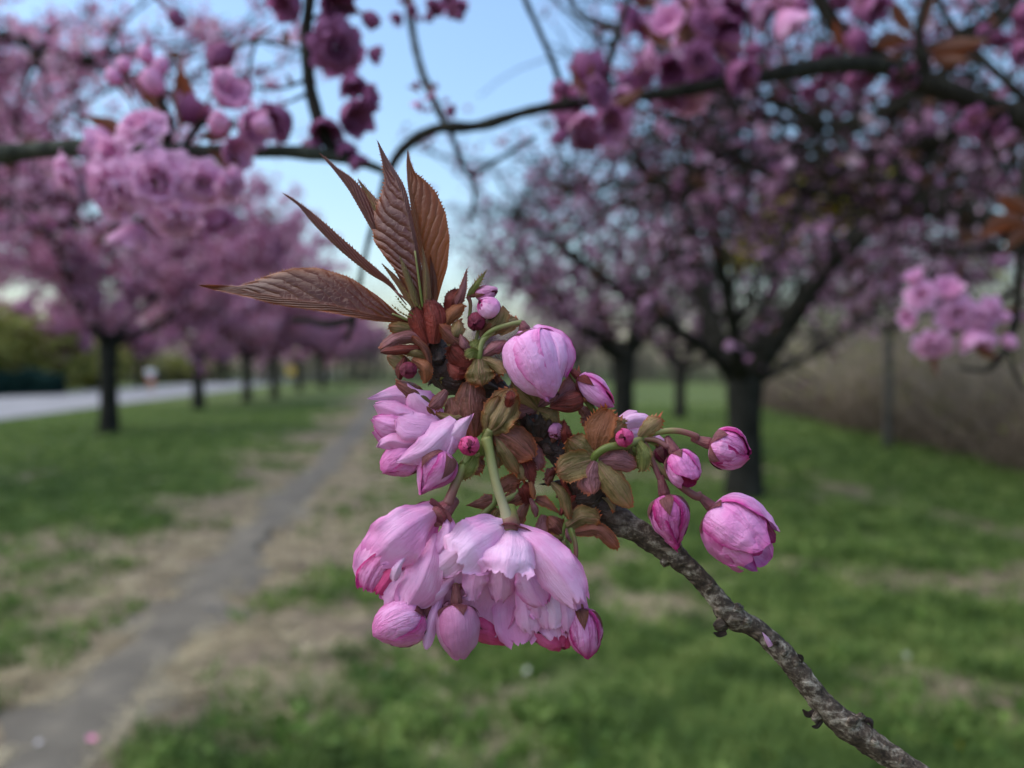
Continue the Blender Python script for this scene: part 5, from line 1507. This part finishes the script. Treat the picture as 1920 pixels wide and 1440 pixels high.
# ---- the large bell-shaped blossom
fl = sub('blossom')
fl['label'] = 'large nodding bell-shaped pale pink blossom with frilled petals'
O = (955, 990, -40); fr = frame_of((-.04, .885, -.46), .0)
PT = lambda h: [(0, h * .22, h * .22), (.22, h * .62, h * .62), (.5, h * .96, h * .96), (.72, h, h), (.88, h * .9, h * .9), (.96, h * .72, h * .72), (1, h * .5, h * .5)]
def free_petals(parent, rows):
    for k, (mt, mid, hw, al, ar, cu) in enumerate(rows):
        h = hw if isinstance(hw, list) else PT(hw)
        big = max(max(x[1], x[2]) for x in h)
        blade('petal', mt, parent, mid, h, al, ar, curl=cu * .6, n=28, m=12, ruf=5 + big * .24, rf=4.5, jag=.15, frill=.85, seed=parent.name.__len__() + k * 1.37 + mid[0][0] * .01)
free_petals(fl, [
    # back wall of the bell
    (HIDDEN, [(925, 1030, 16), (915, 1095, 26), (905, 1140, 22), (925, 1188, 12)], 62, .1, .1, -.5),
    (HIDDEN, [(900, 1035, 12), (868, 1085, 20), (842, 1125, 18), (826, 1150, 12)], 46, .1, .1, -.5),
    (PALE, [(960, 1040, 12), (965, 1110, 18), (968, 1160, 10), (974, 1206, 0)], 44, .2, .2, -.5),
    (PALE, [(1000, 1050, 6), (1028, 1105, 4), (1042, 1150, -4), (1050, 1194, -8)], 44, .2, .2, -.5),
    (PALE, [(1025, 1060, -4), (1060, 1110, -18), (1076, 1150, -22), (1078, 1192, -18)], 34, .3, .3, .4),
    # middle layers
    (HIDDEN, [(890, 1035, -14), (862, 1070, -16), (842, 1100, -14), (828, 1128, -4)], 36, .2, .2, .5),
    (PALE, [(970, 1090, -18), (984, 1130, -26), (990, 1160, -26), (994, 1186, -18)], 27, .3, .3, .5),
    (PALE, [(1000, 1090, -26), (1018, 1125, -34), (1026, 1150, -34), (1030, 1178, -26)], 26, .3, .3, .5),
    (WHITEP, [(1020, 1095, -32), (1036, 1128, -40), (1042, 1150, -40), (1040, 1178, -34)], 22, .4, .3, .6),
    (PALE, [(1045, 1095, -32), (1058, 1130, -38), (1064, 1158, -38), (1064, 1186, -30)], 20, .4, .3, .6),
    (PALE, [(985, 1085, -30), (1000, 1115, -36), (1008, 1138, -36), (1010, 1160, -30)], 22, .4, .3, .6),
    (PALE, [(905, 1030, -34), (892, 1070, -42), (887, 1100, -42), (888, 1126, -34)], [(0, 14, 40), (.4, 30, 28), (.7, 25, 24), (.9, 16, 15), (1, 9, 35)], .25, .35, .7),
    (HIDDEN, [(935, 1035, -30), (940, 1075, -36), (941, 1100, -36), (938, 1126, -28)], 32, .3, .3, .7),
    (GLOBE, [(970, 1040, -46), (985, 1075, -58), (998, 1102, -60), (1016, 1134, -50)], 36, .35, .3, .8),
    # outer petals
    (PALE, [(962, 986, -34), (1010, 1018, -48), (1052, 1066, -52), (1090, 1132, -44)], 40, .35, .3, .5),
    (PALE, [(958, 988, -42), (1002, 1022, -84), (1044, 1068, -102), (1084, 1128, -100)], 46, .3, .35, .5),
    (WHITEP, [(945, 990, -36), (895, 1012, -56), (850, 1040, -62), (816, 1070, -58)], 40, .2, .4, .5),
    (WHITEP, [(956, 988, -46), (958, 1016, -96), (954, 1044, -124), (948, 1074, -132)], [(0, 22, 22), (.3, 48, 56), (.6, 58, 66), (.85, 60, 66), (1, 48, 50)], .2, .2, .5),
    (WHITEP, [(952, 986, -48), (916, 1004, -94), (886, 1024, -120), (860, 1052, -126)], [(0, 22, 26), (.3, 56, 52), (.6, 64, 56), (.85, 62, 54), (1, 44, 36)], .25, .25, .4),
])
sepals(fl, O, fr, 110, 130, 'bell', B['sepal'], t1=.2, W=.16, rs=1.0, seed=3)
calyx(fl, O, fr, 60, ST_MIX, .7)
mb = MB()
pts = [(912, 822, -18), (918, 850, -26), (930, 905, -34), (946, 955, -38), (954, 984, -40)]
mb.tube([catmull(pts, i / 20) for i in range(21)], [8.6 + 2.4 * abs(i / 10 - 1) ** 2 + (6 * (i / 20) ** 8) for i in range(21)], 14, .08, .06)
put(mb, 'stalk', ST_PALE, fl)

# ---- half-open blossom beside it
fl = sub('blossom')
fl['label'] = 'half-open rosy blossom with overlapping petals beside the bell-shaped one'
O = (826, 962, -34); fr = frame_of((-.66, .58, -.48), .3)
free_petals(fl, [
    (PINK, [(815, 975, -6), (765, 1030, 0), (735, 1070, -6), (712, 1112, -14)], 60, .2, .2, -.4),
    (PALE, [(800, 966, -14), (742, 1004, -20), (702, 1044, -28), (684, 1088, -34)], 40, .3, .3, .5),
    (BUDP, [(746, 1024, -40), (712, 1054, -50), (694, 1078, -52), (684, 1106, -44)], 28, .4, .2, .8),
    (BUDP, [(755, 1030, -40), (722, 1060, -50), (704, 1084, -50), (696, 1110, -44)], 30, .3, .3, .8),
    (HOT, [(765, 1040, -46), (738, 1072, -54), (722, 1094, -54), (708, 1114, -48)], 20, .4, .4, .6),
    (PALE, [(785, 1050, -46), (758, 1090, -56), (742, 1112, -56), (728, 1136, -48)], 30, .3, .3, .6),
    (PALE, [(820, 1000, -34), (806, 1050, -66), (788, 1095, -76), (762, 1138, -66)], 44, .35, .35, .6),
    (GLOBE, [(834, 962, -34), (842, 990, -52), (834, 1020, -56), (816, 1044, -50)], 27, .5, .4, .8),
    (WHITEP, [(760, 1044, -76), (748, 1060, -88), (742, 1074, -88), (738, 1090, -80)], 13, .4, .4, .8),
    (PALE, [(818, 955, -38), (776, 980, -76), (738, 1010, -92), (702, 1046, -88)], [(0, 20, 22), (.25, 48, 40), (.5, 62, 50), (.75, 66, 52), (.92, 56, 44), (1, 36, 30)], .25, .3, .55),
])
sepals(fl, O, fr, 70, 150, 'cup', B['sepal'], t1=.2, W=.3, rs=1.0, seed=5)
calyx(fl, O, fr, 56, B['sepal'], .7)
mb = MB()
pts = [(880, 850, -8), (866, 880, -16), (850, 918, -26), (838, 948, -32)]
mb.tube([catmull(pts, i / 16) for i in range(17)], [8.5 + 2.5 * (i / 16) ** 4 for i in range(17)], 12)
put(mb, 'stalk', ST_MIX, fl)

# overlapping outer petals of the globe-shaped bud
free_petals(GL, [
    (PINK, [(1005, 614, 0), (1046, 636, -14), (1062, 668, -22), (1058, 706, -18)], [(0, 14, 14), (.3, 30, 26), (.6, 32, 26), (.85, 22, 18), (1, 8, 6)], .5, .7, 1.4),
    (GLOBE, [(1000, 612, -8), (1040, 640, -44), (1050, 680, -54), (1040, 728, -38)], [(0, 14, 18), (.3, 28, 34), (.6, 26, 34), (.85, 16, 22), (1, 4, 6)], .5, .4, 1.2),
    (GLOBE, [(986, 612, -16), (984, 650, -62), (998, 700, -68), (1026, 752, -42)], [(0, 22, 18), (.2, 46, 38), (.45, 56, 42), (.7, 46, 34), (.88, 26, 18), (1, 5, 4)], .15, .35, 1.35),
])

# loose pale petals hanging between them
fl = sub('blossom')
fl['label'] = 'pale petals of a blossom peeping out between two larger ones'
blade('petal', WHITEP, fl, [(835, 1090, -20), (818, 1140, -46), (806, 1180, -52), (799, 1218, -50)], [(0, 8, 8), (.4, 14, 13), (.75, 16, 15), (.92, 12, 11), (1, 3, 3)], n=18, m=6, ruf=4, seed=31)
blade('petal', WHITEP, fl, [(850, 1085, -20), (828, 1108, -50), (806, 1122, -56), (790, 1140, -52)], [(0, 8, 8), (.4, 15, 17), (.75, 17, 19), (.92, 12, 14), (1, 3, 3)], n=18, m=6, ruf=5, seed=32)
blade('petal', PALE, fl, [(850, 1090, -10), (822, 1110, -30), (800, 1120, -34), (788, 1118, -30)], [(0, 8, 8), (.4, 13, 15), (.75, 15, 15), (1, 4, 4)], n=16, m=6, ruf=5, seed=33)

# ---- ragged open blossom
fl = sub('blossom')
fl['label'] = 'ragged open blossom with curled whitish pink petals'
fp = [  # midrib, left/right half-widths, fold, material
    ([(815, 800, 10), (790, 765, 14), (755, 742, 12), (690, 748, 2)], [(0, 8, 8), (.35, 20, 22), (.7, 18, 20), (.88, 8, 9), (1, .8, .8)], .5, .3, WHITEP),
    ([(825, 800, 6), (806, 770, 0), (785, 745, -4), (764, 720, 4)], [(0, 10, 12), (.3, 26, 26), (.6, 32, 24), (.85, 20, 10), (1, 2, 2)], .35, .4, PALE),
    ([(815, 805, 4), (770, 785, -2), (735, 770, -4), (703, 758, 2)], [(0, 10, 12), (.35, 24, 20), (.7, 26, 20), (.9, 16, 12), (1, 3, 3)], .4, .4, PALE),
    ([(812, 808, 0), (765, 800, -12), (728, 796, -14), (698, 785, -4)], [(0, 10, 12), (.35, 26, 22), (.7, 28, 24), (.9, 18, 16), (1, 4, 4)], .35, .35, PINK),
    ([(822, 800, -10), (795, 795, -24), (770, 792, -30), (744, 782, -26)], [(0, 10, 12), (.35, 26, 20), (.7, 28, 22), (.9, 22, 14), (1, 6, 6)], -.3, .4, WHITEP),
    ([(800, 825, -10), (765, 832, -22), (735, 826, -22), (708, 838, -10)], [(0, 10, 10), (.35, 24, 16), (.7, 26, 16), (.9, 14, 10), (1, 1, 1)], .5, .5, PALE),
    ([(790, 820, 8), (750, 815, 4), (722, 812, 4), (700, 806, 8)], [(0, 10, 10), (.4, 22, 26), (.75, 22, 26), (1, 6, 6)], .4, .4, PINK),
    ([(856, 788, -14), (830, 815, -34), (795, 845, -42), (744, 866, -32)], [(0, 12, 14), (.3, 26, 30), (.6, 28, 26), (.85, 16, 14), (1, 2, 2)], .3, .25, WHITEP),
    ([(826, 838, -16), (845, 818, -24), (864, 798, -24), (885, 777, -14)], [(0, 18, 22), (.3, 20, 26), (.6, 14, 18), (.85, 8, 8), (1, 1, 1)], .4, .3, WHITEP),
    ([(850, 800, -16), (848, 825, -26), (842, 845, -26), (836, 862, -20)], [(0, 12, 12), (.4, 16, 18), (.75, 12, 13), (1, 2, 2)], .5, .4, WHITEP),
    ([(830, 790, 14), (812, 775, 12), (800, 755, 12), (798, 742, 14)], [(0, 10, 14), (.4, 20, 20), (.8, 18, 18), (1, 6, 6)], .3, .5, PINK),
]
for k, (mid, prof, al, ar, mt) in enumerate(fp):
    blade('petal', mt, fl, [(u, v, w - 10) for u, v, w in mid], [(t_, a_ * 1.3, b_ * 1.3) for t_, a_, b_ in prof], al, ar, curl=.5, n=24, m=9, ruf=11, rf=4, jag=.15, frill=.6, seed=40 + k)
blade('sepal', B['orange'], fl, [(820, 785, -4), (806, 770, -12), (800, 762, -14)], [(0, 7, 7), (.6, 5, 5), (1, 1, 1)], n=8, m=3, seed=7)
mb = MB(); mb.tube([catmull([(880, 770, 16), (858, 778, 8), (838, 792, 2), (822, 802, 0)], i / 8) for i in range(9)], [7] * 7 + [10, 12], 10); put(mb, 'stalk', ST_MIX, fl)
# pale blossom hidden behind the outheld group
fl = sub('blossom')
fl['label'] = 'pale blossom half hidden behind the hairy bracts'
blade('petal', WHITEP, fl, [(1150, 812, 40), (1180, 790, 36), (1205, 786, 36), (1224, 792, 40)], [(0, 10, 10), (.4, 16, 20), (.75, 14, 22), (1, 3, 3)], n=14, m=5, ruf=5, seed=51)
blade('petal', WHITEP, fl, [(1160, 825, 44), (1190, 812, 46), (1220, 818, 46), (1246, 826, 48)], [(0, 8, 8), (.4, 14, 16), (.75, 12, 14), (1, 3, 3)], n=14, m=5, ruf=5, seed=52)
blade('petal', PALE, fl, [(1150, 820, 50), (1165, 795, 50), (1180, 780, 50), (1195, 772, 52)], [(0, 8, 8), (.4, 16, 16), (.75, 14, 14), (1, 4, 4)], n=14, m=5, ruf=5, seed=53)

# ---- bracts, bud scales and small stipule leaves crowding round the spur
OV = lambda h: [(0, h * .45, h * .45), (.2, h * .8, h * .8), (.5, h, h), (.75, h * .95, h * .95), (.9, h * .7, h * .7), (.97, h * .4, h * .4), (1, h * .15, h * .15)]
PTD = lambda h: [(0, h * .6, h * .6), (.3, h, h), (.6, h * .7, h * .7), (.85, h * .3, h * .3), (1, .4, .4)]
br_list = [
    # kind, depth, midrib, half-width, shape, fold, teeth
    ('red', -8, [(800, 645), (788, 612), (778, 576)], 20, OV, .3, 0), ('red', -14, [(812, 645), (815, 602), (806, 562)], 23, OV, .3, 0),
    ('orange', -10, [(834, 614), (846, 590), (868, 570)], 15, OV, .4, 3), ('pinkish', -4, [(850, 580), (866, 548), (875, 505)], 8, PTD, .3, 4), ('red', 0, [(842, 590), (848, 562), (864, 545)], 11, OV, .4, 3),
    ('green', 0, [(878, 556), (892, 536), (912, 507)], 6, PTD, .3, 5), ('olive', -12, [(842, 650), (854, 622), (860, 598)], 13, OV, .3, 4),
    ('olive', 6, [(795, 638), (762, 618), (728, 612)], 12, OV, .4, 0), ('pinkish', -4, [(805, 645), (760, 632), (712, 655)], 17, OV, .6, 0), ('red', -8, [(800, 652), (758, 656), (713, 660)], 10, OV, .4, 0),
    ('brown', -14, [(808, 690), (797, 655), (772, 630)], 10, OV, .7, 0), ('olive', 0, [(776, 692), (748, 680), (725, 668)], 14, OV, .4, 3), ('olive', -8, [(800, 670), (778, 660), (745, 655)], 11, OV, .5, 0),
    ('orange', -14, [(772, 672), (796, 690), (798, 718)], 16, OV, .4, 0), ('red', -8, [(760, 668), (752, 690), (748, 712)], 10, OV, .4, 0),
    ('brown', -6, [(812, 752), (780, 736), (742, 716)], 17, OV, .4, 3), ('olive', -10, [(818, 765), (792, 745), (768, 728)], 12, OV, .4, 3), ('pinkish', -14, [(838, 732), (822, 752), (806, 764)], 11, OV, .3, 0),
    ('olive', -12, [(876, 778), (846, 786), (816, 776)], 10, OV, .5, 0), ('brown', -12, [(884, 716), (882, 762), (888, 822)], 30, OV, .3, 0), ('brown', -4, [(846, 745), (850, 770), (862, 795)], 16, OV, .3, 0),
    # star below the globe bud
    ('red', -22, [(896, 672), (872, 672), (846, 648)], 22, OV, .5, 3), ('red', -12, [(880, 700), (858, 700), (840, 680)], 16, OV, .5, 0), ('green', -26, [(900, 668), (886, 662), (872, 668)], 8, OV, .3, 0), ('olive', -30, [(898, 672), (899, 700), (903, 724)], 23, OV, .35, 2), ('olive', -28, [(902, 672), (928, 682), (946, 700)], 18, OV, .4, 2),
    ('pinkish', -24, [(902, 668), (926, 652), (950, 640)], 15, OV, .4, 4), ('brown', -16, [(884, 656), (852, 638), (824, 610)], 16, OV, .5, 3), ('pinkish', -20, [(892, 662), (872, 648), (862, 626)], 12, OV, .4, 3),
    ('olive', -6, [(905, 626), (930, 602), (940, 574)], 19, OV, .3, 5), ('olive', 0, [(935, 626), (958, 606), (972, 598)], 14, OV, .4, 5), ('green', -16, [(900, 640), (890, 648), (884, 660)], 8, OV, .3, 4), ('orange', -4, [(900, 632), (915, 612), (930, 606)], 10, OV, .3, 4),
    # star under the globe bud
    ('olive', 2, [(1008, 768), (985, 742), (960, 716)], 19, OV, .4, 4), ('olive', 6, [(1008, 766), (1002, 740), (992, 712)], 13, OV, .4, 3), ('pinkish', 8, [(1010, 768), (980, 770), (950, 764)], 14, OV, .4, 3), ('olive', -2, [(1008, 768), (1032, 778), (1046, 798)], 14, OV, .4, 0), ('pinkish', 4, [(1008, 762), (1030, 745), (1050, 740)], 14, OV, .4, 3),
    ('pinkish', 6, [(1046, 752), (1072, 728), (1090, 698)], 15, OV, .5, 5), ('orange', 2, [(1060, 752), (1086, 732), (1104, 712)], 12, OV, .4, 4), ('brown', 12, [(1085, 760), (1100, 780), (1096, 800)], 12, OV, .4, 3),
    ('dark', -6, [(1000, 818), (994, 796), (986, 774)], 13, PTD, .5, 0), ('dark', -10, [(1010, 820), (1012, 798), (1013, 774)], 12, PTD, .5, 0), ('dark', -6, [(1020, 822), (1028, 800), (1032, 782)], 9, PTD, .5, 0),
    # folded green scale with red tip
    ('olive', -30, [(916, 812), (930, 785), (958, 728)], 26, OV, .75, 0), ('olive', -34, [(920, 812), (946, 790), (968, 742)], 18, OV, .6, 0), ('red', -36, [(950, 765), (956, 748), (956, 732)], 7, OV, .3, 3), ('olive', -26, [(912, 812), (916, 780), (934, 742)], 14, OV, .4, 4),
    ('green', -22, [(905, 826), (916, 812), (926, 800)], 11, OV, .6, 0), ('brown', -24, [(928, 806), (962, 824), (1000, 858)], 29, OV, .4, 0), ('olive', -20, [(924, 812), (950, 850), (972, 888)], 18, OV, .4, 4), ('olive', -12, [(912, 822), (926, 852), (932, 878)], 16, OV, .4, 0), ('brown', -4, [(900, 830), (892, 870), (906, 880)], 16, OV, .4, 3),
    ('green', -16, [(892, 848), (878, 874), (860, 896)], 13, OV, .4, 3), ('olive', -4, [(960, 850), (975, 880), (986, 900)], 13, OV, .4, 3), ('red', -6, [(984, 856), (994, 885), (999, 915)], 11, PTD, .4, 0), ('orange', -12, [(992, 896), (998, 915), (1001, 936)], 6, OV, .4, 0), ('red', 0, [(975, 905), (985, 920), (990, 945)], 10, OV, .4, 0),
    # below the branch
    ('brown', -6, [(935, 938), (906, 944), (874, 948)], 14, PTD, .3, 2), ('olive', -4, [(930, 950), (905, 972), (884, 996)], 8, OV, .4, 0), ('olive', -8, [(936, 955), (922, 975), (912, 992)], 7, OV, .4, 0), ('brown', 0, [(944, 948), (966, 934), (990, 918)], 16, OV, .4, 2), ('brown', 6, [(935, 920), (955, 905), (975, 905)], 12, OV, .4, 2),
    ('pinkish', -14, [(994, 934), (1002, 952), (1006, 970)], 7, OV, .4, 4), ('brown', -8, [(1004, 934), (1026, 944), (1050, 964)], 8, PTD, .4, 0), ('olive', -12, [(1034, 904), (1056, 930), (1068, 974)], 15, OV, .5, 0), ('dark', -4, [(1078, 935), (1108, 932), (1128, 908)], 20, OV, .4, 0),
    ('olive', -12, [(1062, 988), (1092, 970), (1124, 974)], 21, OV, .4, 3), ('brown', -16, [(1078, 998), (1122, 994), (1160, 1028)], 14, OV, .6, 2), ('brown', -4, [(1056, 1004), (1042, 985), (1028, 968)], 18, OV, .4, 2), ('pinkish', -16, [(1062, 990), (1064, 1004), (1072, 1018)], 6, OV, .5, 0), ('olive', -10, [(1056, 1010), (1034, 1012), (1008, 1006)], 9, OV, .4, 4),
    ('brown', 8, [(990, 940), (975, 965), (970, 990)], 13, OV, .4, 2), ('pinkish', 10, [(1020, 965), (1015, 990), (1012, 1010)], 9, OV, .4, 0),
    # star on the spur in front of the branch
    ('olive', -34, [(1114, 858), (1090, 842), (1066, 822)], 22, OV, .55, 2), ('orange', -28, [(1114, 855), (1122, 812), (1142, 766)], 20, OV, .3, 5), ('olive', -26, [(1118, 855), (1142, 818), (1168, 792)], 17, OV, .3, 6),
    ('olive', -36, [(1114, 862), (1080, 872), (1044, 888)], 22, OV, .35, 0), ('pinkish', -40, [(1115, 864), (1104, 892), (1110, 926)], 22, OV, .3, 0), ('olive', -38, [(1120, 866), (1146, 905), (1182, 952)], 21, OV, .35, 0), ('pinkish', -34, [(1122, 862), (1155, 862), (1194, 874)], 17, OV, .4, 0), ('olive', -30, [(1120, 870), (1150, 890), (1170, 930)], 14, OV, .3, 2),
    ('red', -16, [(1064, 834), (1061, 810), (1057, 786)], 8, PTD, .4, 3), ('brown', -6, [(1035, 830), (1042, 815), (1052, 800)], 12, OV, .5, 0),
    # round the outheld group's joint
    ('olive', -14, [(1198, 820), (1218, 800), (1240, 784)], 14, OV, .3, 6), ('green', -22, [(1196, 826), (1206, 852), (1204, 884)], 14, OV, .4, 6), ('olive', -8, [(1172, 815), (1160, 800), (1148, 782)], 17, OV, .3, 6), ('olive', -10, [(1185, 835), (1180, 855), (1190, 872)], 10, OV, .4, 5), ('green', -6, [(1205, 822), (1222, 826), (1236, 832)], 6, OV, .4, 4),
]
for k, (kd, w, mid, hw, shp, fold, teeth) in enumerate(br_list):
    rr = random.Random(k + 900)
    m3 = [(mid[0][0], mid[0][1], w + 8), (mid[1][0], mid[1][1], w - 4 + rr.uniform(-4, 4)), (mid[2][0], mid[2][1], w + rr.uniform(-6, 10))]
    blade('bract', B[kd], sprig, m3, shp(hw * 1.38), fold * rr.uniform(.6, 1.5), fold * rr.uniform(.6, 1.5), curl=rr.uniform(.2, .9) * (1 if rr.random() < .75 else -1), n=20, m=6, ruf=hw * .5, rf=4.5, jag=.2, frill=.5, teeth=max(teeth, 2.2) * 1.3, tgap=4.5, seed=60 + k)
for k, (pts, r, mt) in enumerate([([(1108, 868, -16), (1120, 850, -34), (1142, 838, -38), (1172, 834, -24), (1204, 824, 0)], 7.5, ST_GREEN), ([(900, 690, -6), (899, 668, -18), (905, 640, -12), (926, 620, -12)], 5.5, ST_GREEN),
                                  ([(930, 925, 6), (925, 945, 0), (902, 968, -2), (876, 1000, 0)], 6.5, ST_GREEN), ([(1066, 970, 6), (1050, 1015, 8), (1047, 1085, 16)], 5.5, ST_GREEN), ([(985, 905, 10), (965, 928, 4), (945, 940, 0)], 6, ST_GREEN), ([(905, 852, -6), (908, 830, -14), (920, 805, -22)], 8, ST_GREEN), ([(1088, 735, 6), (1108, 764, 10), (1128, 782, 16)], 5, ST_GREEN), ([(870, 880, 0), (885, 860, -6), (905, 848, -8)], 5, ST_GREEN)]):
    mb = MB(); mb.tube([catmull(pts, i / 14) for i in range(15)], [r] * 15, 12, .05, .06, k); put(mb, 'stalk', mt, sprig)
# smaller scales packed between them, hiding the spur, coloured mostly dark to paint in the core's shade
rr = random.Random(77)
core = [(806, 640, 20), (840, 695, 22), (890, 712, 22), (930, 740, 20), (965, 775, 18), (1000, 812, 16), (1035, 850, 14), (1070, 890, 12), (1105, 925, 12)]
for k in range(52):
    t = rr.random()
    c = catmull(core, t)
    a = rr.uniform(0, 6.283)
    L = rr.uniform(28, 58)
    w0 = c[2] + rr.uniform(-12, 22)
    up = rr.uniform(-.45, .5)
    b0 = (c[0] + math.cos(a) * 14, c[1] + math.sin(a) * 14, w0)
    e = (b0[0] + math.cos(a) * L, b0[1] + math.sin(a) * L, w0 + up * L)
    md = ((b0[0] + e[0]) / 2 + rr.uniform(-8, 8), (b0[1] + e[1]) / 2 + rr.uniform(-8, 8), (b0[2] + e[2]) / 2 - rr.uniform(2, 14))
    kd = rr.choices(['olive', 'brown', 'pinkish', 'red', 'dark', 'green', 'orange'], [2, 5, 2, 7, 9, 1, 1])[0]
    hw = rr.uniform(9, 19)
    blade('bract', B[kd], sprig, [b0, md, e], (OV if rr.random() < .7 else PTD)(hw), rr.uniform(.1, .8), rr.uniform(.1, .8), curl=rr.uniform(-.4, 1.0), n=14, m=4, ruf=hw * .7, rf=5, jag=.25, teeth=rr.choice([2.5, 3, 5]), tgap=4.5, seed=300 + k)
